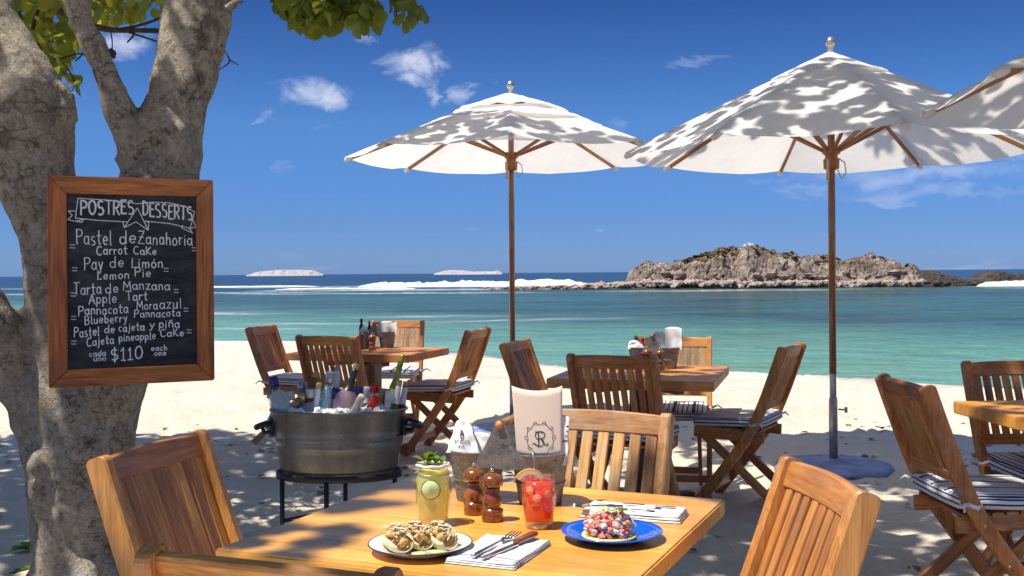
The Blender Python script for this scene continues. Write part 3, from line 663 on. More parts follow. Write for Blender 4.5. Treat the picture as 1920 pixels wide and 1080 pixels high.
def leaf_mesh(w=0.6, fold=0.22, wavy=0.0, seed=0):
    """unit-length broad leaf along +Y, 12 tris"""
    vs = []; fs = []; prof = [(0, 0.03), (0.2, 0.62), (0.45, 0.98), (0.7, 0.92), (0.9, 0.5), (1.0, 0.04)]
    rr = random.Random(seed)
    for (y, k) in prof:
        zc = -0.25 * y * y; a = k * w * 0.5; dz = fold * a + rr.uniform(-wavy, wavy)
        vs += [(-a, y, zc + dz), (0, y, zc), (a, y, zc + fold * a + rr.uniform(-wavy, wavy))]
    for i in range(len(prof) - 1):
        a = i * 3; fs += [(a, a + 1, a + 4, a + 3), (a + 1, a + 2, a + 5, a + 4)]
    return vs, fs
def leaf_data(name, w, fold, wavy, seed):
    vs, fs = leaf_mesh(w, fold, wavy, seed); me = bpy.data.meshes.new(name); me.from_pydata(vs, [], fs)
    me.polygons.foreach_set('use_smooth', [True] * len(fs)); me.update(); return me
LEAFS = [leaf_data('leaf', 0.85 + 0.1 * k, 0.25, 0.05, k) for k in range(4)]
def rand_rot(down=0.5):
    az_ = random.uniform(0, 2 * math.pi); tilt = random.gauss(-down, 0.55); roll = random.gauss(0, 0.6)
    return RZ(az_) @ RX(tilt) @ RY(roll)
random.seed(5)
nleaf = 0
def leafclump(px0, px1, py0, py1, D0, D1, n, size, mats, shape=None):
    global nleaf
    k = 0
    while k < n:
        px = random.uniform(px0, px1); py = random.uniform(py0, py1)
        if shape and not shape(px, py): continue
        D = random.uniform(D0, D1); p = tinv @ P3(px, py, D); s = random.uniform(*size)
        put('leaf', random.choice(LEAFS), random.choice(mats), tree, T(*p) @ rand_rot(0.9) @ Matrix.Scale(s, 4)); k += 1; nleaf += 1
def lobes(ls): return lambda x, y: any(((x - a) / rx) ** 2 + ((y - b) / ry) ** 2 < 1 for a, b, rx, ry in ls)
leafclump(515, 725, -30, 62, 4.35, 4.75, 92, (0.04, 0.09), [M['leaf']], lobes([(548, -2, 26, 40), (590, 28, 26, 30), (640, 5, 60, 32), (690, 18, 26, 30), (560, 25, 20, 22)]))
leafclump(722, 800, -30, 45, 4.35, 4.6, 26, (0.055, 0.08), [M['leaf']], lobes([(758, 2, 34, 34)]))
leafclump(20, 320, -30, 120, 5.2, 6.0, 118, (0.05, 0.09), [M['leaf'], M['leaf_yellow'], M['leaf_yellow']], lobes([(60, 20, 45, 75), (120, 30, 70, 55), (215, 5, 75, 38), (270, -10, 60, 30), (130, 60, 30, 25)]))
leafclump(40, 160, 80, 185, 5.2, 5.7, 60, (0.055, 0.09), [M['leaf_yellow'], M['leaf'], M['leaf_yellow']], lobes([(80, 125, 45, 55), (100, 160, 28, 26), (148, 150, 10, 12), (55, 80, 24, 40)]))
def fill(px0, px1, py0, py1, D0, D1, n, size, shape, m):
    V = []; F = []; k = 0
    while k < n:
        px = random.uniform(px0, px1); py = random.uniform(py0, py1)
        if not shape(px, py): continue
        p = tinv @ P3(px, py, random.uniform(D0, D1)); mtx = T(*p) @ rand_rot(0.9) @ Matrix.Scale(random.uniform(*size), 4)
        vs, fs = leaf_mesh(0.85, 0.25, 0.05, k % 5); b = len(V); V.extend(tuple(mtx @ Vector(q)) for q in vs); F.extend(tuple(i + b for i in f) for f in fs); k += 1
    me = bpy.data.meshes.new('foliage'); me.from_pydata(V, [], F); me.polygons.foreach_set('use_smooth', [True] * len(F)); me.update(); put('foliage', me, m, tree, kind='stuff')
fill(515, 725, -60, 50, 4.5, 5.0, 200, (0.055, 0.085), lobes([(548, -12, 26, 40), (590, 18, 26, 30), (640, -5, 60, 32), (690, 8, 26, 30), (758, -5, 30, 32)]), M['leaf'])
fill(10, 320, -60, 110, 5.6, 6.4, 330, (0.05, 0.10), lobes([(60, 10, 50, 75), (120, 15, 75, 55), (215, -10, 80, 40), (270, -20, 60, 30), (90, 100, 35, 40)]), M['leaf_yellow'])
# hanging twigs and side branches
def twig(spec, m=M['twig']):
    sp = smooth_path([(tinv @ P3(a, b, D), hw / 2000 * D) for a, b, hw, D in spec], 4)
    mb = MB(); mb.tube([p for p, r in sp], [r for p, r in sp], 6); return mb.build('twig', m, tree)
twig([(120, -60, 8, 5.5), (70, 20, 4, 5.5), (60, 90, 3, 5.5), (75, 145, 2, 5.5)])
twig([(30, 0, 5, 5.4), (45, 60, 4, 5.4), (75, 130, 3, 5.4), (112, 182, 1.5, 5.4)])
twig([(320, 58, 5, 5.2), (260, 57, 4.5, 5.2), (200, 55, 5.5, 5.25), (150, 40, 6, 5.3), (90, 10, 7, 5.4)])
twig([(310, 30, 2.5, 5.2), (270, 45, 2.5, 5.2), (225, 55, 3, 5.25)]); twig([(300, 80, 1.6, 5.2), (265, 68, 2, 5.2), (240, 60, 2.2, 5.2)])
twig([(238, 80, 1.5, 5.2), (250, 66, 2, 5.2), (244, 60, 2.2, 5.2)]); twig([(206, 55, 1.5, 5.25), (210, 75, 1.3, 5.25), (210, 102, 1.2, 5.25)])
twig([(170, 60, 2.5, 5.3), (155, 100, 2, 5.3), (140, 115, 1.2, 5.3)]); twig([(122, 120, 1.8, 5.4), (138, 150, 1.5, 5.4), (135, 170, 1.2, 5.4), (120, 172, 1, 5.4)])
twig([(60, 70, 2.5, 5.4), (100, 110, 1.8, 5.4), (150, 100, 1.5, 5.4), (172, 118, 1.2, 5.3)])
twig([(415, 85, 2.0, 4.74), (430, 112, 1.8, 4.7), (424, 122, 1.5, 4.7), (411, 130, 1.2, 4.7)]); twig([(430, 112, 1.3, 4.7), (447, 122, 1.0, 4.7)])
twig([(430, 15, 10, 4.75), (440, 6, 7, 4.7), (452, 2, 4, 4.65)], M['bark'])
twig([(500, -150, 14, 4.8), (560, -90, 8, 4.7), (570, -10, 4, 4.5), (585, 30, 2, 4.5)]); twig([(560, -90, 8, 4.7), (650, -60, 6, 4.6), (690, -10, 3, 4.5)]); twig([(650, -60, 6, 4.6), (740, -60, 4, 4.5), (758, -5, 2, 4.5)])
mb = MB(); mb.blob(tinv @ P3(210, 100, 5.25), 0.018, 2, 0.35, 2, (1, 1, 1.2)); mb.build('seed_pod', M['twig'], tree)

# overhead boughs and the crown that shades the terrace
def bough(pts, r0, r1):
    n = len(pts); sp = smooth_path([(Vector(p) - Vector((-1.88, 4.65, 0)), r0 + (r1 - r0) * i / (n - 1)) for i, p in enumerate(pts)], 5)
    mb = MB(); mb.tube([p for p, r in sp], [r for p, r in sp], 10); mb.build('bough', M['bark'], tree)
a0 = P3(520, -440, 4.9); a1 = P3(-210, -320, 4.4); a2 = P3(20, -300, 4.4)
bough([a0, (-0.4, 4.9, 4.2), (0.8, 5.2, 4.6), (2.0, 5.8, 5.6), (2.8, 6.2, 6.6)], 0.11, 0.03)
bough([a0, (-0.3, 4.2, 4.3), (0.3, 2.8, 4.7), (0.6, 1.4, 5.6), (1.0, 0.2, 6.6)], 0.10, 0.03)
bough([a0, (-0.7, 5.9, 4.3), (-0.6, 6.8, 5.4), (-0.6, 7.4, 6.8)], 0.09, 0.03)
bough([(0.3, 5.1, 4.5), (1.6, 4.0, 4.9), (3.0, 3.0, 5.1), (4.2, 2.6, 5.2)], 0.06, 0.02)
bough([a1, (-3.0, 4.3, 4.2), (-3.8, 3.2, 5.4), (-4.6, 2.0, 6.6)], 0.11, 0.03)
bough([a1, (-2.6, 5.2, 4.3), (-3.2, 6.2, 5.4), (-3.8, 7.0, 6.8)], 0.09, 0.03)
bough([a2, (-2.0, 3.6, 4.2), (-1.8, 2.2, 5.4), (-1.4, 0.8, 6.8)], 0.07, 0.02)
def shade(x, y):
    """how leafy the crown is above the point its shadow reaches at table height"""
    nz = noise.noise(Vector((x * 0.8, y * 0.8, 1))) * 0.45
    e = 8.3 + nz + (0.35 if x < 0.5 else -0.1)
    if y > e: return 0.0
    k = 0.92
    def spot(cx, cy, rx, ry, lv):
        nonlocal k
        d = math.sqrt(((x - cx) / rx) ** 2 + ((y - cy) / ry) ** 2)
        if d < 1: k = min(k, lv)
        elif d < 1.5: k = min(k, lv + (k - lv) * (d - 1) / 0.5)
    spot(0.31, 2.28, 0.62, 0.62, 0.0)          # sun on the near table
    spot(-1.65, 4.35, 0.95, 0.55, 0.07); spot(-1.2, 4.7, 0.4, 0.3, 0.15); spot(-1.9, 5.9, 0.6, 0.35, 0.30); spot(-0.55, 5.0, 0.45, 0.35, 0.35)
    spot(-0.40, 2.5, 0.30, 0.5, 0.50)
    spot(0.40, 3.2, 0.45, 0.35, 0.05)           # chair behind it
    spot(0.72, 2.05, 0.35, 0.4, 0.04)
    spot(-0.85, 2.45, 0.22, 0.3, 0.25)
    spot(1.15, 5.9, 0.55, 0.5, 0.25); spot(1.25, 7.1, 0.5, 0.45, 0.25); spot(-0.9, 7.6, 0.7, 0.5, 0.35)
    spot(1.8, 3.8, 0.7, 0.6, 0.25); spot(3.9, 4.7, 1.3, 1.0, 0.40)
    return k
TAN = math.tan(R(SUN_EL)); mb_v = []; mb_f = []
cnt = 0; random.seed(21)
def leaf_lo(w, k):
    return [(-0.02, 0, 0), (-w * .46, .33, .06), (-w * .44, .72, 0), (0, 1, -.2), (w * .44, .72, 0), (w * .46, .33, .06), (0.02, 0, 0), (0, .5, -.06)], [(0, 7, 1), (1, 7, 2), (2, 7, 3), (3, 7, 4), (4, 7, 5), (5, 7, 6)]
tmpl = [leaf_lo(0.85 + .05 * k, k) for k in range(3)]
tmpl = [([Vector(p) for p in v], f) for v, f in tmpl]
for tries in range(56000):
    x = random.uniform(-5.5, 5.5); y = random.uniform(1.2, 9.3)
    d = shade(x, y)
    if d <= 0: continue
    cl = noise.noise(Vector((x * 2.1, y * 2.1, 5))) + 0.35 * noise.noise(Vector((x * 5.5, y * 5.5, 9)))
    gap = 0.20 if d > 0.6 else 0.0
    pr = d * (1.0 if cl > ((-0.16 if y > 5.9 else -0.40) if x > -0.9 else -0.62) else gap)
    if y > 5.9 and x > -0.9: pr *= 0.46
    if random.random() > pr: continue
    z = random.uniform(4.3, 8.0); g = Vector((x, y, 0.75)) - SH * ((z - 0.75) / TAN); g.z = z
    if g.y > 0 and z < 1.3 + 0.2555 * g.y + 0.011 * abs(g.x) + 0.45: continue
    if cnt > 24000: break
    cnt += 1; mtx = T(*(tinv @ g)) @ RZ(random.uniform(0, 6.283)) @ RX(random.gauss(-0.2, 0.4)) @ RY(random.gauss(0, 0.35)) @ Matrix.Scale(random.uniform(0.10, 0.17), 4)
    vs, fs = random.choice(tmpl); n = len(mb_v); mb_v += [tuple(mtx @ p) for p in vs]; mb_f += [tuple(i + n for i in f) for f in fs]
print('crown leaves', cnt, 'leaf parts', nleaf)
me = bpy.data.meshes.new('crown'); me.from_pydata(mb_v, [], mb_f); me.polygons.foreach_set('use_smooth', [True] * len(mb_f)); me.update()
put('crown', me, M['leaf'], tree, kind='stuff')

# ------------------------------------------------------------------ stroke lettering
def arc(cx, cy, rx, ry, a0, a1, n=9): return [(cx + rx * math.cos(R(a0 + (a1 - a0) * k / n)), cy + ry * math.sin(R(a0 + (a1 - a0) * k / n))) for k in range(n + 1)]
G = {}
def g(ch, w, *st): G[ch] = (w, st)
g('P', .6, [(.05, 0), (.05, 1)], [(.05, 1)] + arc(.3, .75, .28, .25, 90, -90) + [(.05, .5)])
g('O', .75, arc(.37, .5, .33, .5, 90, 450, 16)); g('0', .65, arc(.32, .5, .28, .5, 90, 450, 16))
g('S', .6, arc(.3, .75, .25, .25, 50, 250) + arc(.3, .26, .26, .26, 90, -130))
g('T', .62, [(0, 1), (.62, 1)], [(.31, 1), (.31, 0)])
g('R', .62, [(.05, 0), (.05, 1)], [(.05, 1)] + arc(.28, .75, .28, .25, 90, -90) + [(.05, .5)], [(.25, .5), (.58, 0)])
g('E', .52, [(.5, 1), (.05, 1), (.05, 0), (.52, 0)], [(.05, .52), (.42, .52)])
g('D', .66, [(.05, 0), (.05, 1)], [(.05, 1)] + arc(.2, .5, .42, .5, 90, -90) + [(.05, 0)])
g('C', .64, arc(.36, .5, .32, .5, 50, 310, 12)); g('L', .5, [(.08, 1), (.05, 0), (.5, .03)])
g('Z', .62, [(.03, 1), (.58, 1), (.03, 0), (.62, 0)], [(.12, .5), (.5, .52)])
g('M', .78, [(.04, 0), (.1, 1), (.39, .35), (.68, 1), (.74, 0)]); g('A', .66, [(0, 0), (.33, 1), (.66, 0)], [(.12, .36), (.54, .36)])
g('B', .6, [(.05, 0), (.05, 1)], [(.05, 1)] + arc(.25, .77, .26, .23, 90, -90) + [(.05, .54)] + arc(.27, .27, .3, .27, 90, -90) + [(.05, 0)])
g('1', .4, [(.05, .75), (.22, 1), (.22, 0)], [(.05, 0), (.4, 0)])
g('$', .62, arc(.3, .7, .25, .2, 50, 250) + arc(.3, .28, .26, .22, 90, -130), [(.3, 1.1), (.3, -.12)])
g('G', .68, arc(.36, .5, .32, .5, 50, 330, 12) + [(.64, .45), (.42, .45)]); g('I', .2, [(.1, 0), (.1, 1)])
X = .58
g('a', .52, arc(.23, .29, .21, .28, 40, 400, 14), [(.44, X), (.45, .06), (.52, 0)])
g('s', .42, arc(.21, .44, .16, .14, 50, 250) + arc(.2, .15, .18, .15, 90, -130)); g('t', .42, [(.18, .95), (.18, .1), (.26, 0), (.38, .04)], [(.02, .62), (.38, .62)])
g('e', .5, [(.05, .3), (.44, .32)] + arc(.25, .3, .2, .28, 10, 320, 12)); g('l', .22, [(.1, 1), (.1, .05), (.2, 0)])
g('d', .52, arc(.23, .28, .21, .27, 40, 400, 14), [(.45, 1), (.45, 0)]); g('z', .45, [(.03, X), (.4, X), (.03, 0), (.43, 0)])
g('n', .5, [(.05, X), (.05, 0)], [(.05, .4)] + arc(.24, .36, .18, .21, 150, 0) + [(.43, 0)])
g('h', .5, [(.05, 1), (.05, 0)], [(.05, .4)] + arc(.24, .36, .18, .21, 150, 0) + [(.43, 0)])
g('o', .5, arc(.24, .29, .21, .28, 90, 450, 14)); g('r', .36, [(.05, X), (.05, 0)], [(.05, .35), (.16, .55), (.34, .55)])
g('i', .2, [(.08, X), (.08, 0)], [(.08, .76), (.09, .82)]); g('c', .44, arc(.25, .29, .21, .28, 50, 310, 10))
g('k', .48, [(.05, .8), (.05, 0)], [(.42, .7), (.07, .34), (.46, 0)]); g('y', .48, [(.04, X), (.22, .08)], [(.44, X), (.15, -.32), (.0, -.3)])
g('m', .74, [(.05, X), (.05, 0)], [(.05, .4)] + arc(.2, .38, .14, .19, 150, 0) + [(.34, 0)], [(.34, .4)] + arc(.5, .38, .15, .19, 150, 0) + [(.65, 0)])
g('p', .52, [(.06, X), (.06, -.34)], arc(.27, .29, .2, .28, 140, -220, 14)); g('j', .26, [(.16, X), (.16, -.2), (.02, -.3)], [(.16, .76), (.17, .82)])
g('u', .5, [(.05, X), (.06, .18)] + arc(.24, .2, .18, .2, 190, 330) + [(.43, X)], [(.43, X), (.44, 0)])
g('b', .52, [(.06, 1), (.06, 0)], arc(.27, .28, .2, .27, 140, -220, 14)); g('v', .45, [(.02, X), (.22, 0), (.42, X)])
g('ó', .5, arc(.24, .29, .21, .28, 90, 450, 14), [(.22, .72), (.34, .92)])
g('ñ', .5, [(.05, X), (.05, 0)], [(.05, .4)] + arc(.24, .36, .18, .21, 150, 0) + [(.43, 0)], [(.1, .72), (.2, .8), (.3, .74), (.4, .82)])
g('K', .58, [(.06, 1), (.06, 0)], [(.52, .95), (.08, .45), (.56, 0)]); g(' ', .3)
class Strokes:
    """flat chalk/ink strokes in a local x (right), z (up) plane, facing -y"""
    def __init__(s, width, y=0.0, thick=0.0006): s.mb = MB(); s.w = width; s.y = y; s.t = thick
    def line(s, pts, w=None, warp=None):
        w = (w or s.w) / 2; pts = [Vector((p[0], p[1])) for p in pts]
        for (a, b) in zip(pts, pts[1:]):
            d = b - a
            if d.length < 1e-7: continue
            d.normalize(); n = Vector((-d.y, d.x)) * w; e = d * w * 0.6
            q = [a - e - n * .7, a - e * .2 - n, b + e * .2 - n, b + e - n * .7, b + e + n * .7, b + e * .2 + n, a - e * .2 + n, a - e + n * .7]
            if warp: q3 = [warp(p.x, p.y, -s.t) for p in q]
            else: q3 = [(p.x, s.y - s.t * random.uniform(0.7, 1.3), p.y) for p in q]
            s.mb.add(q3, [tuple(range(8))], False)
    def text(s, txt, x0, x1, base, cap, slope=0.0, w=None, jit=0.0, warp=None):
        tot = sum(G[c][0] + 0.16 for c in txt) - 0.16; k = (x1 - x0) / tot; x = 0
        for c in txt:
            gw, st = G[c]; dy = random.uniform(-jit, jit) * cap
            for pl in st:
                s.line([(x0 + (x + px + random.uniform(-jit, jit) * 0.35) * k, base + slope * (x + px) / tot + py * cap + dy + random.uniform(-jit, jit) * 0.35 * cap) for px, py in pl], (w or s.w) * random.uniform(0.85, 1.15), warp)
            x += gw + 0.16
# ------------------------------------------------------------------ chalkboard sign
BL = Vector((-1.784, 4.10)); BR = Vector((-1.221, 4.36)); bc = (BL + BR) / 2
brz = math.atan2(BR.y - BL.y, BR.x - BL.x)
sign = thing('chalkboard_sign', 'chalkboard dessert menu in a stained wooden frame fixed to the tree', 'menu board', (bc.x, bc.y, 1.279), brz)
W, H, FW = 0.62, 0.816, 0.068
def mitre(name, p0, p1, inner, t=0.032):
    """frame bar with mitred ends; outer edge p0->p1, inner offset vector"""
    p0 = Vector(p0); p1 = Vector(p1); d = (p1 - p0).normalized(); L = (p1 - p0).length; g_ = 0.0008
    vs = [];
    for (xx, yy) in [(g_, 0), (L - g_, 0), (L - FW - g_, FW), (FW + g_, FW)]:
        for th in (-t / 2, t / 2): vs.append((yy, th, xx))
    bm = bmesh.new(); bv = [bm.verts.new(v) for v in vs]
    for f in [(0, 2, 4, 6), (7, 5, 3, 1), (0, 1, 3, 2), (2, 3, 5, 4), (4, 5, 7, 6), (6, 7, 1, 0)]: bm.faces.new([bv[i] for i in f])
    bmesh.ops.recalc_face_normals(bm, faces=bm.faces)
    bmesh.ops.bevel(bm, geom=list(bm.edges), offset=0.003, segments=2, affect='EDGES')
    me = bpy.data.meshes.new('frame_bar'); bm.to_mesh(me); bm.free()
    z = d; x = Vector((inner[0], 0, inner[1])); x.normalize(); y = z.cross(x)
    m = Matrix((x, y, z)).transposed().to_4x4(); m.translation = p0
    return put('frame_bar', me, M['frame_wood'], sign, m)
mitre('f', (-W / 2, 0, H / 2), (W / 2, 0, H / 2), (0, -1)); mitre('f', (-W / 2, 0, -H / 2), (W / 2, 0, -H / 2), (0, 1))
mitre('f', (-W / 2, 0, -H / 2), (-W / 2, 0, H / 2), (1, 0)); mitre('f', (W / 2, 0, -H / 2), (W / 2, 0, H / 2), (-1, 0))
mb = MB(); mb.box((0, 0.004, 0), (W - 2 * FW + 0.01, 0.012, H - 2 * FW + 0.01)); mb.build('slate_panel', M['slate'], sign)
def bx_(cx): return (cx - 465) / 780 * W
def bz_(cy): return -(cy - 545) / 985 * H
kc = H / 985; random.seed(4)
ST = Strokes(0.0032, -0.0028)
LINES = [("POSTRES", 224, 470, 230, 62, 4, 1.5), ("DESSERTS", 512, 752, 230, 62, -22, 1.5), ("Pastel", 203, 366, 370, 64, 0, 1), ("de", 402, 480, 366, 58, 0, 1), ("Zanahoria", 490, 752, 368, 56, -8, 1),
 ("Carrot", 295, 438, 420, 40, 2, 1), ("CaKe", 467, 577, 418, 36, 0, 1), ("Pay", 238, 325, 488, 56, 0, 1), ("de", 357, 421, 482, 50, 0, 1), ("Limón", 457, 608, 482, 44, 0, 1),
 ("Lemon", 297, 446, 538, 38, 5, 1), ("Pie", 472, 549, 524, 40, 0, 1), ("Tarta", 190, 316, 606, 52, 0, 1), ("de", 335, 396, 600, 44, 0, 1), ("Manzana", 417, 640, 588, 42, 0, 1),
 ("Apple", 258, 386, 652, 44, 4, 1), ("Tart", 430, 532, 640, 42, 0, 1), ("Pannacota", 210, 440, 704, 42, 8, .95), ("Mora", 480, 580, 684, 40, 0, .95), ("azul", 590, 697, 680, 46, 0, .95),
 ("Blueberry", 238, 436, 750, 38, 12, .95), ("Pannacota", 468, 690, 722, 34, 4, .95), ("Pastel", 190, 305, 806, 42, 4, .95), ("de", 330, 377, 790, 38, 0, .95), ("cajeta", 395, 516, 786, 36, 4, .95),
 ("y", 540, 565, 772, 32, 0, .95), ("piña", 585, 686, 774, 40, 2, .95), ("Cajeta", 247, 372, 850, 38, 8, .95), ("pineapple", 395, 570, 832, 36, 6, .9), ("CaKe", 592, 706, 816, 34, 2, .95),
 ("cada", 258, 335, 898, 26, 0, .85), ("uno", 278, 335, 921, 24, 0, .85), ("$110", 357, 508, 920, 56, 0, 1.2), ("each", 547, 625, 882, 24, 0, .85), ("one", 562, 620, 906, 24, 0, .85)]
for (t, x0, x1, bl, cap, sl, wk) in LINES: ST.text(t, bx_(x0), bx_(x1), bz_(bl), cap * kc * 1.05, sl * kc, 0.0042 * wk, 0.06)
for (cx, cy) in [(185, 380), (760, 392), (195, 487), (622, 492), (187, 605), (670, 595), (188, 715), (717, 687), (188, 830), (732, 793)]:
    for d_ in (-7, 7): ST.line([(bx_(cx - 10), bz_(cy + d_)), (bx_(cx + 11), bz_(cy + d_ + 1))], 0.003)
for pl in [[(212, 155), (340, 160), (430, 168), (487, 175)], [(487, 175), (560, 166), (640, 168), (710, 182), (764, 210)], [(212, 155), (200, 248), (300, 257), (420, 262)], [(525, 258), (640, 268), (742, 290), (764, 210)],
           [(487, 195), (424, 290), (480, 262), (538, 302), (487, 195)], [(424, 290), (418, 262), (440, 262)], [(538, 302), (540, 262), (520, 258)], [(200, 215), (168, 215), (186, 236), (165, 256), (230, 268), (236, 252)], [(755, 245), (770, 286), (737, 290), (754, 314), (698, 288), (704, 276)], [(240, 252), (205, 262)]]:
    ST.line([(bx_(a), bz_(b)) for a, b in pl], 0.0032)
ST.mb.build('chalk_lettering', M['chalk'], sign)
mb = MB()
for k in range(2): mb.tube([(-0.05 + 0.22 * k, 0.02, 0.36), (-0.05 + 0.22 * k, 0.16, 0.36)], 0.006, 8)
mb.build('mounting_bolt', M['black'], sign)

# ------------------------------------------------------------------ folding chairs
def smooth_bar(prof, wx, x, depth):
    """stile following (y,z) profile, size wx in x and `depth` across"""
    sp = smooth_path([((0, y, z), 0) for y, z in prof], 3); pts = [p for p, r in sp]; N = len(pts); vs = []; fs = []
    c = 0.005
    dl = (pts[-1] - pts[-2]).normalized(); kk = [1.0] * N
    for (o_, q_) in ((0.006, 0.94), (0.011, 0.78), (0.014, 0.5)): pts.append(sp[-1][0] + dl * o_); kk.append(q_)
    N = len(pts)
    for i, p in enumerate(pts):
        d = (pts[min(i + 1, N - 1)] - pts[max(i - 1, 0)]).normalized(); nrm = Vector((0, -d.z, d.y))
        k = kk[i]
        hw, hd = wx / 2, depth / 2 * k
        for (a, b) in [(-hw, -hd + c), (-hw + c, -hd), (hw - c, -hd), (hw, -hd + c), (hw, hd - c), (hw - c, hd), (-hw + c, hd), (-hw, hd - c)]:
            vs.append(Vector((x + a, 0, 0)) + p + nrm * b)
    for i in range(N - 1):
        for k in range(8): fs.append((i * 8 + k, i * 8 + (k + 1) % 8, (i + 1) * 8 + (k + 1) % 8, (i + 1) * 8 + k))
    fs.append(tuple(range(7, -1, -1))); fs.append(tuple((N - 1) * 8 + k for k in range(8)))
    me = bpy.data.meshes.new('stile'); me.from_pydata(vs, [], fs); me.update(); return me
STILE = [(-0.215, 0.0), (-0.03, 0.235), (0.105, 0.43), (0.175, 0.58), (0.235, 0.74), (0.284, 0.880)]
def yz_at(z):
    for (a, b) in zip(STILE, STILE[1:]):
        if z <= b[1]: t = (z - a[1]) / (b[1] - a[1]); return a[0] + (b[0] - a[0]) * t
    return STILE[-1][0]
stile_me = {}
def chair(bx, by, fx, fy, label, wm, group, n=9, width=0.46, detail=True, sag=0.0, dz=0.0, name='folding_chair', sw=None, back_only=False):
    L = math.hypot(fx, fy); fx /= L; fy /= L; rz = math.atan2(fx, -fy)
    ox, oy = bx + 0.29 * fx, by + 0.29 * fy
    t = thing(name, label, 'chair', (ox, oy, dz), rz, group)
    hx = width / 2 - 0.016
    for sx in (-1, 1):
        key = (width, sx)
        if key not in stile_me: stile_me[key] = smooth_bar(STILE, 0.031, sx * hx, 0.056)
        put('stile', stile_me[key], wm, t)
        beam('leg', (sx * (hx - 0.057), -0.185, 0.415), (sx * (hx - 0.057), 0.275, 0.0), 0.024, 0.046, wm, t)
        beam('seat_rail', (sx * (hx - 0.030), -0.215, 0.418), (sx * (hx - 0.030), 0.175, 0.402), 0.023, 0.058, wm, t)
        if detail:
            for (y, z) in [(yz_at(0.405), 0.405), (0.0, 0.262)]:
                mb = MB(); mb.lathe([(0.007, 0.0), (0.007, 0.0025), (0.004, 0.0035)], 10, T(sx * (hx + 0.0155), y + 0.005, z) @ RY(sx * math.pi / 2)); mb.build('bolt', M['brass'], t)
    ix = 2 * (hx - 0.0158)
    yt = yz_at(0.845)
    tl = (Vector((0, yz_at(0.885), 0.885)) - Vector((0, yz_at(0.80), 0.80))).normalized()
    # top rail, arched a little to the rear
    ms = MB(); N = 10; vs = []; fs = []
    for i in range(N + 1):
        x = -ix / 2 + ix * i / N; bow = 0.012 * (1 - (2 * x / ix) ** 2); rise = 0.006 * (1 - (2 * x / ix) ** 2)
        for (a, b) in [(-0.012, 0), (-0.009, -0.003), (0.009, -0.003), (0.012, 0), (0.012, 0.050), (0.007, 0.056), (-0.007, 0.056), (-0.012, 0.050)]:
            p = Vector((x, yz_at(0.834) + bow, 0.834)) + tl * (b + (rise if b > 0.045 else 0)) + Vector((0, tl.z, -tl.y)) * a; vs.append(p)
    for i in range(N):
        for k in range(8): fs.append((i * 8 + k, (i + 1) * 8 + k, (i + 1) * 8 + (k + 1) % 8, i * 8 + (k + 1) % 8))
    key = ('rail', width)
    if key not in _cache:
        ms.add(vs, fs, False); _cache[key] = ms.mesh('top_rail')
    put('top_rail', _cache[key], wm2(wm), t)
    zl = 0.548
    beam('lower_rail', (-ix / 2, yz_at(zl + 0.02), zl + 0.02), (ix / 2, yz_at(zl + 0.02), zl + 0.02), 0.022, 0.045, wm, t, side=(0, 1, -0.35))
    sw = sw or ix / n * 0.70
    for k in range(n):
        x = -ix / 2 + ix * (k + 0.5) / n; bow = 0.010 * (1 - (2 * x / ix) ** 2)
        beam('slat', (x, yz_at(zl + 0.035) + 0.001, zl + 0.036), (x, yz_at(0.834) + bow, 0.836), sw, 0.013, wm, t, b=0.003)
    for k in range(7):
        y = -0.205 + 0.052 * k + 0.026; z = 0.45 - 0.016 * k / 6 - 0.001
        beam('seat_slat', (-(hx - 0.02), y, z), ((hx - 0.02), y, z), 0.043, 0.014, wm, t, side=(0, 1, 0), b=0.003)
    beam('front_stretcher', (-ix / 2, -0.135, 0.10), (ix / 2, -0.135, 0.10), 0.022, 0.042, wm, t, side=(0, 1, 0))
    beam('rear_stretcher', (-(hx - 0.069), 0.175, 0.09), ((hx - 0.069), 0.175, 0.09), 0.022, 0.042, wm, t, side=(0, 1, 0))
    return t
_w2 = {}
def wm2(m): return M[{'teak': 'teakX', 'teak_light': 'teak_lightX', 'teak_pale': 'teak_paleX', 'teak_dark': 'teak_darkX'}[m.name]]
M['teakX'] = wood('teak_rail', (0.17, 0.047, 0.010), (0.41, 0.145, 0.034), (0.64, 0.27, 0.070), 0.5, axis='X', coat=0.08, wear=0.35)
M['teak_lightX'] = wood('teak_light_rail', (0.28, 0.095, 0.02), (0.50, 0.20, 0.05), (0.66, 0.32, 0.095), 0.42, axis='X', coat=0.15, wear=0.15)
M['teak_paleX'] = wood('teak_pale_rail', (0.22, 0.10, 0.035), (0.52, 0.27, 0.10), (0.70, 0.42, 0.18), 0.5, axis='X', wear=0.7)
M['teak_darkX'] = wood('teak_dark_rail', (0.07, 0.028, 0.012), (0.16, 0.062, 0.024), (0.25, 0.10, 0.04), 0.45, axis='X', coat=0.1)
GN = 'chairs around the near table'; GB = 'chairs around the left back table'; GC = 'chairs around the middle back table'; GD = 'chairs around the right table'
chairs = {}
chairs[1] = chair(-0.880, 2.585, 0.96, -0.27, 'wooden folding chair in front of the tree trunk, left of the near table', M['teak_light'], GN, width=0.43)
chairs[2] = chair(-0.360, 1.515, 0.36, 0.93, 'wooden folding chair nearest the camera, only its top rail in view', M['teak'], GN, width=0.425)
chairs[3] = chair(0.250, 3.14, -0.43, -0.90, 'pale weathered folding chair behind the near table beside the menu card', M['teak_pale'], GN, n=8, sw=0.033)
chairs[4] = chair(0.632, 2.14, -0.995, -0.10, 'bright orange wooden folding chair at the right of the near table', M['teak_light'], GN, n=8, width=0.40)
chairs[5] = chair(-1.99, 8.42, 0.97, -0.22, 'folding chair at the left end of the left back table, left of the bottle tub', M['teak'], GB)
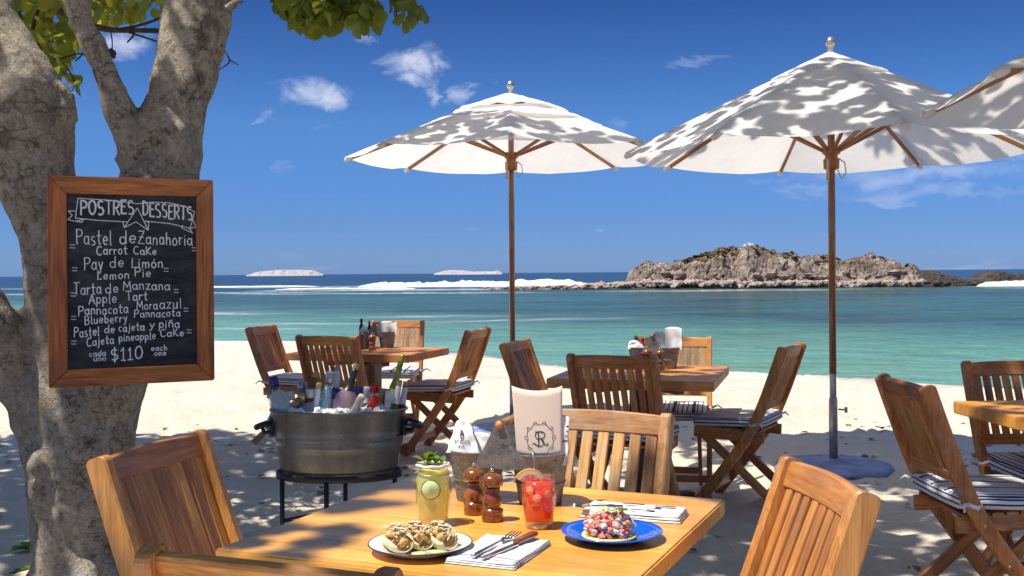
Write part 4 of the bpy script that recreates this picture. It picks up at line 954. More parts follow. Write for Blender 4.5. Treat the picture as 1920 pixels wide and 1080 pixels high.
chairs[6] = chair(-1.225, 7.02, 0.36, 0.93, 'folding chair with its back to us directly above the bottle tub', M['teak'], GB)
chairs[7] = chair(-0.985, 9.20, -0.05, -1, 'folding chair on the sea side of the left back table', M['teak'], GB)
chairs[8] = chair(-0.24, 7.72, -0.95, 0.30, 'folding chair seen side on at the right end of the left back table', M['teak'], GB)
chairs[9] = chair(0.01, 6.36, 0.95, -0.31, 'folding chair at the left end of the middle back table, behind the menu card', M['teak'], GC)
chairs[10] = chair(0.480, 5.20, 0.40, 0.90, 'folding chair with its back to us in front of the middle back table', M['teak'], GC)
chairs[11] = chair(1.005, 6.62, -0.20, -1, 'folding chair on the sea side of the middle back table', M['teak_light'], GC)
chairs[12] = chair(1.535, 5.83, -0.88, 0.47, 'folding chair seen side on at the right end of the middle back table', M['teak'], GC)
chairs[13] = chair(1.435, 3.93, 1.0, 0.02, 'folding chair with a bright striped cushion left of the right-hand table', M['teak'], GD)
chairs[14] = chair(2.215, 4.72, 0.03, -1, 'folding chair on the sea side of the right-hand table', M['teak'], GD)

# cushions (each lies on its chair, tied to the stiles)
def rounded_slab(w, d, h, seed):
    n = 16; bm = bmesh.new(); vs = {}
    def P(i, j, top):
        u = -1 + 2 * i / n; v = -1 + 2 * j / n
        e = 1 - max(abs(u), abs(v)) ** 8
        z = h / 2 * (0.62 + 0.38 * e) + (0.004 * noise.noise(Vector((u * 2, v * 2, seed))) if top else 0)
        q = 1 - 0.03 * (u * u * v * v) ; return Vector((u * w / 2 * q, v * d / 2 * q, z if top else -h / 2 * 0.9))
    mb = MB(); vt = [P(i, j, True) for j in range(n + 1) for i in range(n + 1)]; vb = [P(i, j, False) for j in range(n + 1) for i in range(n + 1)]
    N = (n + 1) ** 2; f = []
    for j in range(n):
        for i in range(n): a = j * (n + 1) + i; f.append((a, a + 1, a + n + 2, a + n + 1)); f.append((N + a, N + a + n + 1, N + a + n + 2, N + a + 1))
    for i in range(n):
        f.append((i, N + i, N + i + 1, i + 1)); a = n * (n + 1) + i; f.append((a, a + 1, N + a + 1, N + a))
        a = i * (n + 1); b = a + n + 1; f.append((a, b, N + b, N + a)); a += n; b += n; f.append((a, N + a, N + b, b))
    mb.add(vt + vb, f); return mb
def cushion(k, label):
    c = chairs[k]; base = c.matrix_basis if False else (T(*c.location) @ RZ(c.rotation_euler.z))
    t = thing('seat_cushion', label, 'cushion', (0, 0, 0), 0, 'striped cushions tied to the chairs')
    t.matrix_basis = base @ T(0, -0.02, 0.484) @ RX(0.03)
    rounded_slab(0.415, 0.40, 0.058, k).build('pad', M['cushion'], t)
    for sx in (-1, 1):
        mb = MB(); x = sx * 0.212; pts = []
        for q in range(13):
            a = q / 12 * 2 * math.pi; pts.append((x + 0.022 * math.cos(a), 0.155 + 0.034 * math.sin(a), -0.012 + 0.006 * math.sin(3 * a)))
        mb.tube(pts[:-1], 0.008, 6, closed=True); mb.tube([(x + sx * 0.02, 0.17, -0.01), (x + sx * 0.05, 0.20, 0.0), (x + sx * 0.075, 0.21, -0.02)], [0.007, 0.006, 0.004], 6)
        mb.tube([(x - sx * 0.01, 0.125, -0.01), (x - sx * 0.03, 0.17, 0.0)], 0.006, 6)
        mb.build('tie', M['white_cloth'], t)
M['white_cloth'] = plain('white_cotton', (0.68, 0.67, 0.67), 0.9, nz=0.2, nscale=120, bmp=0.3)
for k, l in [(5, 'striped cushion on the chair left of the bottle tub'), (6, 'striped cushion on the chair right behind the bottle tub'), (7, 'striped cushion on the sea-side chair of the left back table'), (8, 'striped cushion on the side-on chair right of the left back table'),
             (10, 'striped cushion seen through the slats of the pale weathered chair'), (11, 'striped cushion on the sea-side chair of the middle back table'), (12, 'half sunlit striped cushion on the side-on chair right of the middle back table'),
             (13, 'bright navy and white striped cushion on the chair at the lower right'), (14, 'striped cushion on the sea-side chair at the right edge')]: cushion(k, l)

# ------------------------------------------------------------------ tables
def table(name, corner, ang, w, d, label, m, which='BL', th=0.04, far=True, z=0.75):
    """corner = position of the back-left (or front-right) corner; ang = rotation of the width edge"""
    c, s = math.cos(ang), math.sin(ang)
    ex = Vector((c, s)); ey = Vector((-s, c)); C = Vector(corner)
    if which == 'BL': cen = C + ex * w / 2 - ey * d / 2
    else: cen = C - ex * w / 2 + ey * d / 2
    t = thing(name, label, 'table', (cen.x, cen.y, 0), ang)
    bm = bmesh.new(); bmesh.ops.create_cube(bm, size=1.0)
    for v in bm.verts: v.co = Vector((v.co.x * w, v.co.y * d, v.co.z * th + z - th / 2))
    bmesh.ops.bevel(bm, geom=list(bm.edges), offset=0.004, segments=2, affect='EDGES'); me = bpy.data.meshes.new('tabletop'); bm.to_mesh(me); bm.free()
    put('tabletop', me, m, t)
    dk = M['teak_dark']
    beam('column', (0, 0, 0.06), (0, 0, z - th - 0.04), 0.13, 0.13, dk, t, b=0.006)
    for a in (0, 1):
        q = RZ(a * math.pi / 2 + 0.78); p = lambda x: q @ Vector((x, 0, 0.03 + a * 0.002))
        beam('foot', p(-0.33), p(0.33), 0.07, 0.06, dk, t, side=q @ Vector((0, 1, 0)))
        q2 = RZ(a * math.pi / 2 + 0.78); p2 = lambda x: q2 @ Vector((x, 0, z - th - 0.022 + a * 0.001))
        beam('brace', p2(-0.33), p2(0.33), 0.06, 0.04, dk, t, side=q2 @ Vector((0, 1, 0)))
    return t
TA = table('dining_table', (-0.2714, 2.909), R(-23.3), 0.850, 0.835, 'sunlit square wooden table in the foreground laid with plates and drinks', M['tabletop'])
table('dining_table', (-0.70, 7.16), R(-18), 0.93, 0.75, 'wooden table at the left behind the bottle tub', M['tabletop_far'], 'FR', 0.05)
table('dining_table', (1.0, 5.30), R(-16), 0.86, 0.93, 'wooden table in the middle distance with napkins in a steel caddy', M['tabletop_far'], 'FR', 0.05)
table('dining_table', (1.84, 4.46), R(4), 0.86, 0.86, 'wooden table cut by the right edge of the picture', M['tabletop'], 'BL', 0.05)

# ------------------------------------------------------------------ umbrellas
def umbrella(x, y, Rr, z_eave, z_top, rot, label, vents, pole_top=None, lean=0.0, cap_puff=0.0, metal=0.62):
    t = thing('beach_umbrella', label, 'umbrella', (x, y, 0), 0, 'white market umbrellas over the tables')
    n = 8; rise = z_top - z_eave
    def Z(r): q = r / Rr; return z_top - rise * (q ** 1.01)
    edges = [0.0] + list(vents) + [1.0]
    for ti in range(len(edges) - 1):
        ra, rb = edges[ti] * Rr, edges[ti + 1] * Rr
        lift = 0.0
        if ti < len(edges) - 2: rb += 0.05 * Rr; lift = 0.020 + cap_puff * (1 if ti == 0 else 0.4)
        if ti > 0: ra -= 0.05 * Rr
        for k in range(n):
            a0 = rot + 2 * math.pi * k / n; a1 = rot + 2 * math.pi * (k + 1) / n
            V0 = Vector((math.cos(a0), math.sin(a0), 0)); V1 = Vector((math.cos(a1), math.sin(a1), 0))
            nu, nr = 8, 10; vs = []; fs = []
            for j in range(nr + 1):
                r = ra + (rb - ra) * j / nr
                for i in range(nu + 1):
                    u = i / nu; p = (V0 * (1 - u) + V1 * u) * r; m_ = 4 * u * (1 - u)
                    q = r / Rr; z = Z(r) - 0.040 * m_ * (q ** 1.3)
                    w = (r - ra) / (rb - ra)
                    if lift:
                        z += lift * (0.35 + 0.65 * w if ti == 0 else w) * (0.55 + 0.6 * m_)
                        z += 0.010 * noise.noise(p * 9 + Vector((x, y, ti)))
                    if ti == len(edges) - 2 and w > 0.9:      # scalloped hem
                        p = p * (1 - 0.012 * m_)
                    z += (0.008 * noise.noise(Vector((p.x * 3 + x, p.y * 3 + y, 3 * ti))) + 0.006 * noise.noise(Vector((p.x * 9 + x, p.y * 9 + y, 3 * ti))) * m_)
                    vs.append((p.x, p.y, z + 0.006))
            for j in range(nr):
                for i in range(nu): a = j * (nu + 1) + i; fs.append((a, a + 1, a + nu + 2, a + nu + 1))
            mb = MB(); mb.add(vs, fs); mb.build('canopy_panel', M['canvas'], t)
    hub_z = Z(0) - 0.02; run_z = z_eave - 0.02
    for k in range(n):
        a = rot + 2 * math.pi * k / n; d = Vector((math.cos(a), math.sin(a), 0)); sd_ = Vector((-math.sin(a), math.cos(a), 0))
        tip = d * (Rr * 0.985); tip.z = Z(Rr * 0.985) - 0.022; top = d * 0.05; top.z = Z(0.05) - 0.04
        beam('rib', top, tip, 0.018, 0.028, M['rib_wood'], t, side=sd_)
        mid = d * (Rr * 0.46); mid.z = Z(Rr * 0.46) - 0.05; lo = d * 0.055; lo.z = run_z + 0.03
        beam('strut', lo, mid, 0.020, 0.024, M['rib_wood'], t, side=sd_)
        mb = MB(); q = frame(tip - (tip - top).normalized() * 0.04, tip - top, sd_); mb.lathe([(0.018, 0), (0.021, 0.03), (0.017, 0.06), (0.006, 0.068)], 8, q); mb.build('rib_pocket', M['canvas'], t)
    mb = MB(); mb.lathe([(0.03, run_z - 0.10), (0.05, run_z - 0.09), (0.052, run_z - 0.03), (0.04, run_z - 0.02), (0.042, run_z), (0.058, run_z + 0.01), (0.058, run_z + 0.05), (0.04, run_z + 0.055)], 20); mb.build('runner', M['rib_wood'], t)
    mb = MB(); mb.lathe([(0.045, hub_z - 0.08), (0.055, hub_z - 0.05), (0.055, hub_z - 0.01), (0.02, hub_z)], 16); mb.build('top_hub', M['rib_wood'], t)
    mb = MB(); mb.tube([(0.044, 0.0, run_z - 0.02), (0.085, -0.01, run_z - 0.05), (0.095, -0.01, run_z - 0.12), (0.06, -0.02, run_z - 0.16), (0.036, -0.02, run_z - 0.10)], 0.004, 6)
    mb.tube([(-0.035, -0.04, run_z - 0.03), (-0.038, -0.045, run_z - 0.17)], 0.010, 6); mb.build('cord', M['rope'], t)
    beam_cyl = MB(); beam_cyl.lathe([(0.0235, metal), (0.0235, hub_z)], 18); beam_cyl.build('pole', M['pole_wood'], t)
    mb = MB(); mb.lathe([(0.0215, 0.06), (0.0215, metal + 0.002)], 18); mb.build('lower_tube', M['steel_dull'], t)
    mb = MB(); mb.lathe([(0.028, 0.02), (0.028, 0.44), (0.026, 0.45), (0.026, 0.455)], 16)
    mb.tube([(0.03, -0.02, 0.38), (0.07, -0.05, 0.38)], 0.006, 6); mb.tube([(0.07, -0.05, 0.362), (0.07, -0.05, 0.398)], 0.010, 8); mb.build('socket', M['steel_dull'], t)
    mb = MB(); zt = Z(0) + 0.018 + (0.012 + cap_puff * 0.35 if vents else 0)
    mb.lathe([(0.022, zt - 0.03), (0.016, zt), (0.022, zt + 0.008), (0.034, zt + 0.024), (0.036, zt + 0.040), (0.026, zt + 0.062), (0.010, zt + 0.076), (0.002, zt + 0.079)], 18); mb.build('finial', M['finial'], t)
    # weighted base, half buried in the sand
    mb = MB(); mb.lathe([(0.39, -0.02), (0.375, 0.012), (0.34, 0.022), (0.12, 0.035), (0.05, 0.05), (0.03, 0.055)], 36); mb.build('base', M['base_blue'], t)
    return t
umbrella(0.0, 8.85, 1.38, 2.265, 2.78, R(-90), 'white double-vented umbrella in the centre of the view', (0.30, 0.50), cap_puff=0.022)
umbrella(2.125, 7.08, 1.37, 2.085, 2.745, R(-90), 'white umbrella with leaf shadows and a blue base, right of centre', (0.24,), cap_puff=0.0)
umbrella(3.17, 4.37, 1.40, 2.05, 2.68, R(150), 'white umbrella cut off by the right edge', (0.26,))

# ------------------------------------------------------------------ tub, stand, bottles, ice
TX, TY = -0.80, 4.90
tub = thing('drinks_tub', 'oval galvanised steel tub full of ice and bottles on a black stand', 'tub', (TX, TY, 0.388), R(0))
TZ = 1.115
def oval(prof, n=48, sx=1.0, sy=0.62): mb = MB(); mb.lathe([(r_, z_ * TZ) for r_, z_ in prof], n, None, sx, sy, False, False); return mb
pr = [(0.0, 0.004), (0.255, 0.004), (0.262, 0.0), (0.270, 0.02)]
for k in range(1, 12):
    z = 0.02 + k * 0.0205; r = 0.270 + 0.046 * (z / 0.265); pr.append((r, z))
pb = [(0.0, 0.006), (0.250, 0.006), (0.262, 0.010), (0.272, 0.03), (0.280, 0.09), (0.2860, 0.114), (0.2910, 0.119), (0.2910, 0.123), (0.2875, 0.129), (0.2885, 0.146), (0.2930, 0.152), (0.2930, 0.156), (0.2895, 0.161), (0.296, 0.19), (0.306, 0.252), (0.309, 0.262), (0.306, 0.262), (0.300, 0.25), (0.283, 0.12), (0.262, 0.02), (0.0, 0.014)]
mb = oval(pb, 56); mb.build('tub_body', M['tub'], tub)
mb = MB(); ring = [(0.312 * math.cos(a), 0.62 * 0.312 * math.sin(a), 0.263 * TZ) for a in [2 * math.pi * k / 56 for k in range(56)]]; mb.tube(ring, 0.006, 8, closed=True); mb.build('rim', M['tub'], tub)
for sx in (-1, 1):
    mb = MB(); mb.box((sx * 0.303, 0, 0.215), (0.014, 0.07, 0.085)); mb.build('handle_plate', M['black'], tub)
    mb = MB(); mb.tube([(sx * 0.305, -0.045, 0.235), (sx * 0.345, -0.05, 0.225), (sx * 0.370, -0.035, 0.215), (sx * 0.378, 0, 0.212), (sx * 0.370, 0.035, 0.215), (sx * 0.345, 0.05, 0.225), (sx * 0.305, 0.045, 0.235)], [0.012, 0.011, 0.013, 0.014, 0.013, 0.011, 0.012], 10)
    mb.tube([(sx * 0.305, -0.03, 0.195), (sx * 0.335, -0.03, 0.19), (sx * 0.345, -0.035, 0.215)], 0.009, 8); mb.tube([(sx * 0.305, 0.03, 0.195), (sx * 0.335, 0.03, 0.19), (sx * 0.345, 0.035, 0.215)], 0.009, 8); mb.build('handle', M['black'], tub)
stand = thing('tub_stand', 'black iron stand with round legs under the oval tub', 'stand', (TX, TY, 0))
mb = MB(); ring = [(0.283 * math.cos(a), 0.62 * 0.283 * math.sin(a)) for a in [2 * math.pi * k / 48 for k in range(48)]]
vs = []; fs = []
for (x, y) in ring:
    for (k, z) in [(0.985, 0.372), (1.02, 0.372), (1.02, 0.402), (0.985, 0.402)]: vs.append((x * k, y * k, z))
for i in range(48):
    j = (i + 1) % 48
    for k in range(4): fs.append((i * 4 + k, j * 4 + k, j * 4 + (k + 1) % 4, i * 4 + (k + 1) % 4))
mb.add(vs, fs); mb.build('top_ring', M['black'], stand)
legs = [(-0.245, -0.085), (0.245, 0.085), (-0.03, -0.172), (0.0, 0.172)]
for (x, y) in legs:
    mb = MB(); mb.tube([(x, y, -0.02), (x, y, 0.375)], 0.011, 10); mb.build('leg', M['black'], stand)
for (a, b) in [((-0.245, -0.085), (0.0, 0.172)), ((-0.03, -0.172), (0.245, 0.085)), ((-0.245, -0.085), (-0.03, -0.172)), ((0.0, 0.172), (0.245, 0.085))]:
    mb = MB(); mb.tube([(*a, 0.19), (*b, 0.19)], 0.006, 8); mb.build('crossbar', M['black'], stand)
random.seed(9)
mb = MB()
for k in range(420):
    a = random.uniform(0, 2 * math.pi); r = 0.27 * math.sqrt(random.random())
    q = T(TX + r * math.cos(a), TY + 0.6 * r * math.sin(a), 0.42 + random.uniform(0.20, 0.262)) @ RZ(random.uniform(0, 3)) @ RX(random.uniform(0, 3)) @ RY(random.uniform(0, 3))
    s = random.uniform(0.018, 0.032); mb.box((0, 0, 0), (s, s, s * 0.8), q)
M['ice'] = plain('wet_ice', (0.86, 0.88, 0.89), 0.12, nz=0.15, nscale=80, bmp=0.4)
tag(mb.build('ice_cubes', M['ice']), 'heap of pale ice cubes filling the oval tub', 'ice', kind='stuff')
def col(name, c, rough=0.35, met=0.0): M[name] = plain(name, c, rough, met, nz=0.1); return M[name]
col('cap_navy', (0.02, 0.03, 0.20)); col('cap_red', (0.62, 0.015, 0.015)); col('cap_cream', (0.62, 0.56, 0.44)); col('cork', (0.52, 0.33, 0.15), 0.85); col('cap_gold', (0.50, 0.36, 0.10), 0.3, 0.7)
col('neck_white', (0.74, 0.74, 0.76)); col('neck_black', (0.02, 0.02, 0.025)); col('neck_dkgold', (0.16, 0.11, 0.03), 0.3, 0.5); col('foil_khaki', (0.36, 0.29, 0.12), 0.35, 0.5); col('cap_grey', (0.33, 0.36, 0.42), 0.3, 0.4); col('foil_olive', (0.32, 0.33, 0.05), 0.3, 0.4)
M['spirit'] = liquid('clear_spirit', (0.80, 0.85, 0.86), (0.86, 0.88, 0.88), 0.6, (0, 0.2)); M['spirit_pink'] = liquid('pink_spirit', (0.86, 0.72, 0.76), (0.88, 0.82, 0.84), 0.6, (0, 0.2)); M['spirit_blue'] = liquid('bluish_spirit', (0.62, 0.80, 0.85), (0.75, 0.86, 0.88), 0.6, (0, 0.2))
SHAPES = {   # (radius, z from the base); last = neck top
    'std': [(0.034, 0.0), (0.037, 0.01), (0.037, 0.165), (0.030, 0.195), (0.0145, 0.222), (0.0135, 0.285)],
    'round': [(0.030, 0.0), (0.052, 0.03), (0.058, 0.075), (0.052, 0.115), (0.026, 0.150), (0.0145, 0.168), (0.0140, 0.245)],
    'cone': [(0.045, 0.0), (0.046, 0.05), (0.040, 0.12), (0.026, 0.19), (0.019, 0.25), (0.018, 0.29)],
    'wide': [(0.046, 0.0), (0.048, 0.01), (0.048, 0.13), (0.042, 0.165), (0.018, 0.185), (0.0155, 0.225)],
    'slim': [(0.030, 0.0), (0.033, 0.02), (0.034, 0.12), (0.022, 0.19), (0.0135, 0.24), (0.012, 0.31)]}
def bottle(cx, cy, lx, ly, dep, shape, glassm, capm, caplen, bandm, bandlen, label, cork=False, lab=None, liq=None, capr=1.25):
    X_ = 480 + cx / 3.373; Y_ = 660 + cy / 3.373; X2 = 480 + lx / 3.373; Y2 = 660 + ly / 3.373
    tp = P3(X_, Y_, TY + dep); lw_ = P3(X2, Y2, TY + dep * 0.6); d = (tp - lw_).normalized()
    prof = SHAPES[shape]; L = prof[-1][1] + (caplen * 0.55 if not cork else 0.028)
    base = tp - d * L
    t = bpy.data.objects.new('bottle', None); COL.objects.link(t); t.empty_display_size = 0.05
    tag(t, label, 'bottle', 'bottles standing in the ice of the tub'); t.matrix_basis = frame(base, d, (1, 0, 0.01))
    mb = MB(); mb.lathe(prof, 22, None, 1, 1, True, True); mb.build('glass', glassm, t)
    if liq:
        mb = MB(); mb.lathe([(max(r - 0.004, 0.004), z + 0.004) for r, z in prof[:-1]] , 18); mb.build('liquid', liq, t)
    zt = prof[-1][1]; rt = prof[-1][0]
    if bandm:
        z0 = zt - bandlen; pts = [(rt * 1.12, zt - 0.001)]
        mb = MB(); rr = []
        for q in range(7):
            z = z0 + (zt - z0) * q / 6
            r = next((a[0] + (b[0] - a[0]) * (z - a[1]) / (b[1] - a[1]) for a, b in zip(prof, prof[1:]) if a[1] <= z <= b[1]), rt); rr.append((r + 0.0012, z))
        mb.lathe(rr, 18, None, 1, 1, False, True); mb.build('neck_sleeve', bandm, t)
    mb = MB()
    if cork: mb.lathe([(rt * 1.05, zt - 0.004), (rt * 1.1, zt + 0.004), (rt * 1.12, zt + 0.022), (rt * 0.98, zt + 0.028)], 14); mb.build('cork', capm, t)
    else: mb.lathe([(rt * capr, zt - caplen * 0.45), (rt * capr, zt + caplen * 0.45), (rt * capr * 0.85, zt + caplen * 0.55)], 16); mb.build('cap', capm, t)
    if lab:
        a = prof[2]; mb = MB(); r = prof[2][0] + 0.001; N = 14; vs = []; fs = []
        z0, z1 = 0.06, prof[2][1] - 0.012
        for k in range(N + 1):
            an = R(-150 + 120 * k / N); vs += [(r * math.cos(an), r * math.sin(an), z0), (r * math.cos(an), r * math.sin(an), z1)]
        for k in range(N): fs.append((2 * k, 2 * k + 2, 2 * k + 3, 2 * k + 1))
        mb.add(vs, fs); mb.build('label', lab, t)
g_, gb, gp, gg, gbr = M['glass'], M['glass_blue'], M['glass_pink'], M['glass_green'], M['glass_brown']
nw, nb_ = M['neck_white'], M['neck_black']
bottle(103, 157, 165, 370, 0.02, 'wide', g_, M['cap_navy'], 0.052, None, 0, 'clear bottle with a long navy cap leaning at the far left of the tub', lab=nw, liq=M['spirit'], capr=1.45)
bottle(88, 262, 120, 420, 0.10, 'round', g_, M['cap_grey'], 0.02, None, 0, 'round clear bottle behind the navy capped one at the left rim', liq=M['spirit'])
bottle(292, 190, 290, 420, 0.09, 'std', gb, M['cap_grey'], 0.05, None, 0, 'bluish bottle with a grey glassy cap, second from the left', liq=M['spirit_blue'], capr=1.6)
bottle(285, 268, 296, 420, -0.06, 'round', g_, M['cap_gold'], 0.03, None, 0, 'squat round clear bottle with a thin gold stopper near the front rim', liq=M['spirit'])
bottle(385, 125, 318, 330, 0.06, 'std', gbr, M['cork'], 0, M['neck_dkgold'], 0.07, 'bottle with a wooden stopper and dark gold neck leaning right', cork=True, lab=nb_)
bottle(398, 195, 372, 380, -0.02, 'slim', g_, M['cork'], 0, nw, 0.09, 'slim bottle with a plain white neck in front of the dark gold one', cork=True, liq=M['spirit'])
bottle(475, 125, 425, 380, 0.0, 'cone', gb, M['cap_grey'], 0.05, None, 0, 'pale blue cone-shaped bottle with a grey cap', liq=M['spirit_blue'], capr=1.2)
bottle(518, 80, 495, 330, 0.08, 'slim', g_, M['cork'], 0, nw, 0.10, 'tall bottle with a cork and white neck at the middle back', cork=True, liq=M['spirit'])
bottle(502, 228, 492, 400, 0.03, 'std', g_, M['cap_navy'], 0.05, None, 0, 'bottle with a short navy cap left of the red capped one', liq=M['spirit'], capr=1.35)
bottle(530, 232, 520, 400, 0.06, 'std', g_, M['cap_red'], 0.048, None, 0, 'bottle with a narrow red cap between the navy capped bottles', liq=M['spirit'], capr=1.0)
bottle(638, 72, 560, 330, 0.02, 'round', gp, M['cork'], 0.0, nb_, 0.10, 'round pinkish bottle with a black neck label and tall cork, centre of the tub', cork=True, liq=M['spirit_pink'])
bottle(652, 218, 630, 400, 0.09, 'std', g_, M['cap_navy'], 0.055, None, 0, 'bottle with a navy cap behind the pinkish round bottle', liq=M['spirit'], capr=1.4)
bottle(672, 275, 610, 400, -0.07, 'slim', g_, M['cap_cream'], 0.08, None, 0, 'bottle with a cream sleeve leaning right at the front rim', capr=1.5)
bottle(757, 203, 722, 360, 0.07, 'std', g_, M['cap_red'], 0.04, None, 0, 'clear bottle with an upright red cap', liq=M['spirit'], capr=1.55)
bottle(768, 280, 700, 400, -0.06, 'std', g_, M['cap_red'], 0.07, None, 0, 'bottle with a long bright red cap leaning right at the front rim', capr=1.5)
bottle(800, 240, 790, 420, 0.02, 'std', gg, M['foil_khaki'], 0.06, M['foil_khaki'], 0.05, 'bottle with a khaki foil neck right of the red caps', capr=1.35)
bottle(610, 215, 600, 400, 0.11, 'slim', g_, M['cork'], 0, nw, 0.09, 'slim bottle with a white neck and cork at the back behind the pinkish bottle', cork=True)
bottle(700, 222, 690, 400, 0.10, 'std', g_, nw, 0.05, nw, 0.05, 'bottle with a white capped neck just left of the red capped bottle', capr=1.3)
bottle(345, 235, 350, 400, 0.0, 'wide', g_, nw, 0.04, None, 0, 'short clear bottle with a white cap between the gold stoppered and white necked ones', liq=M['spirit'], capr=1.4)
bottle(215, 250, 225, 420, 0.05, 'wide', g_, nw, 0.04, None, 0, 'clear bottle with a white cap right of the navy capped one', liq=M['spirit'], capr=1.4)
bottle(928, 15, 850, 300, 0.09, 'slim', gg, M['foil_olive'], 0.10, M['foil_olive'], 0.11, 'tallest bottle with an olive gold foil neck leaning right', capr=1.15)
bottle(845, 250, 822, 400, -0.02, 'std', g_, nw, 0.05, nw, 0.06, 'bottle with a white foil neck near the right rim', capr=1.35)
bottle(908, 178, 880, 360, 0.0, 'slim', gg, M['cork'], 0, nw, 0.08, 'green bottle with a cork and white sleeve near the right rim', cork=True)
bottle(950, 185, 922, 340, 0.06, 'slim', gbr, M['foil_khaki'], 0.03, nw, 0.09, 'rightmost bottle in the tub with a pale neck', capr=1.2)

# ------------------------------------------------------------------ things on the near table
ZT = 0.7505
def at(px, py, z=ZT):
    u = px - 960; v = py - 540; uu = u - 0.0075 * v; vv = v + 0.0075 * u + 28.5; D = (1.3 - z) * 2000 / vv
    return Vector((uu / 2000 * D, D, z))
# mint lime drink in a jar
p = at(812, 983); jar = thing('lime_drink_jar', 'glass jar of pale green lime drink with a cucumber slice and mint', 'drink', p)
jp = [(0.030, 0), (0.034, 0.004), (0.0355, 0.02), (0.0375, 0.05), (0.0385, 0.085), (0.037, 0.100), (0.0335, 0.110), (0.0325, 0.116), (0.0335, 0.122), (0.0335, 0.132)]
mb = MB(); mb.lathe(jp, 36, None, 1, 1, True, False); mb.build('glass', M['glass'], jar)
mb = MB(); mb.lathe([(r - 0.003, z + 0.006) for r, z in jp[:-2]], 36); mb.build('drink', M['lime_drink'], jar)
M['salt'] = plain('salt_rim', (0.78, 0.79, 0.72), 0.7, nz=0.2, nscale=400, bmp=1.0)
mb = MB(); ring = [(0.0345 * math.cos(a), 0.0345 * math.sin(a), 0.131 + 0.001 * math.sin(a * 7)) for a in [2 * math.pi * k / 40 for k in range(40)]]; mb.tube(ring, 0.0032, 8, closed=True); mb.build('salt_rim', M['salt'], jar)
mb = MB(); ring = [(0.0350 * math.cos(a), 0.0350 * math.sin(a), 0.1125) for a in [2 * math.pi * k / 36 for k in range(36)]]; mb.tube(ring, 0.0012, 6, closed=True)
mb.tube([(0.033, -0.006, 0.113), (0.0395, -0.008, 0.10), (0.040, -0.006, 0.07), (0.0365, -0.004, 0.098)], 0.0010, 6); mb.build('wire_bail', M['steel_dull'], jar)
def cucumber():
    m, nt = mat('cucumber_slice'); v, _ = objvec(nt, False); sp = nt.n('ShaderNodeSeparateXYZ', i={0: v})
    r = nt.math('SQRT', nt.math('ADD', nt.math('MULTIPLY', sp.outputs[0], sp.outputs[0]), nt.math('MULTIPLY', sp.outputs[1], sp.outputs[1])))
    n1 = nt.noise(v, 260, 3, 0.6)
    c = nt.ramp(nt.math('ADD', nt.mapr(r, 0, 0.0215, 0, 1), nt.math('MULTIPLY', nt.math('SUBTRACT', n1, 0.5), 0.12)), [(0.0, (0.52, 0.60, 0.22)), (0.55, (0.62, 0.68, 0.34)), (0.87, (0.66, 0.72, 0.36)), (0.93, (0.07, 0.16, 0.03))])
    b = pbsdf(nt, Base_Color=c, Roughness=0.3); out(nt, b.outputs[0]); return m
mb = MB(); mb.lathe([(0.0212, -0.0015), (0.0218, 0), (0.0212, 0.0015)], 32); mb.build('cucumber_slice', cucumber(), jar, T(-0.002, -0.0365, 0.083) @ RX(R(90)))
random.seed(3)
for k in range(11):
    a = random.uniform(0, 2 * math.pi); r = random.uniform(0.0, 0.02) - 0.005
    if k > 6: q = T(0.012 + random.uniform(-.008, .01), random.uniform(-.012, .008), 0.133)
    else: q = T(-0.012 + r * math.cos(a) * 0.6, r * math.sin(a) * 0.6, 0.134)
    s = random.uniform(0.026, 0.038) if k < 7 else 0.018
    put('mint_leaf', LEAFS[k % 4], M['mint'], jar, q @ RZ(random.uniform(0, 6.28)) @ RX(random.uniform(0.5, 1.35)) @ Matrix.Diagonal((0.5 if k < 7 else 1, 1, 1, 1)) @ Matrix.Scale(s, 4))
# red drink
p = at(1011, 988); rg = thing('red_drink_glass', 'tumbler of bright red drink with strawberry slices, a citrus wedge and a clear straw', 'drink', p)
gp_ = [(0.026, 0), (0.0305, 0.002), (0.0325, 0.016), (0.0360, 0.045), (0.0378, 0.065), (0.0372, 0.085), (0.0345, 0.102), (0.0335, 0.106)]
mb = MB(); mb.lathe(gp_, 36, None, 1, 1, True, False); mb.build('glass', M['glass'], rg)
mb = MB(); mb.lathe([(0.0295, 0.018)] + [(r - 0.0025, z) for r, z in gp_[2:-1]], 36); mb.build('drink', M['red_drink'], rg)
M['thick_glass'] = plain('thick_glass_base', (0.42, 0.28, 0.18), 0.05, 0.0, nz=0.4, nscale=90); 
mb = MB(); mb.lathe([(0.025, 0.001), (0.0295, 0.003), (0.0305, 0.010), (0.0295, 0.0175)], 14); mb.build('glass_foot', thin_glass('foot_glass', (0.9, 0.8, 0.72), 0.4, 0.05), rg)
def berry():
    m, nt = mat('strawberry_slice'); v, _ = objvec(nt, False); sp = nt.n('ShaderNodeSeparateXYZ', i={0: v})
    r = nt.math('SQRT', nt.math('ADD', nt.math('MULTIPLY', sp.outputs[0], sp.outputs[0]), nt.math('MULTIPLY', sp.outputs[1], sp.outputs[1])))
    n1 = nt.noise(v, 300, 2, 0.5)
    c = nt.ramp(nt.math('ADD', nt.mapr(r, 0, 0.013, 0, 1), nt.math('MULTIPLY', nt.math('SUBTRACT', n1, 0.5), 0.3)), [(0.15, (0.78, 0.42, 0.22)), (0.35, (0.80, 0.16, 0.06)), (0.55, (0.80, 0.40, 0.25)), (0.72, (0.78, 0.05, 0.02)), (1.0, (0.9, 0.06, 0.02))])
    b = pbsdf(nt, Base_Color=c, Roughness=0.2); out(nt, b.outputs[0]); return m
BRY = berry()
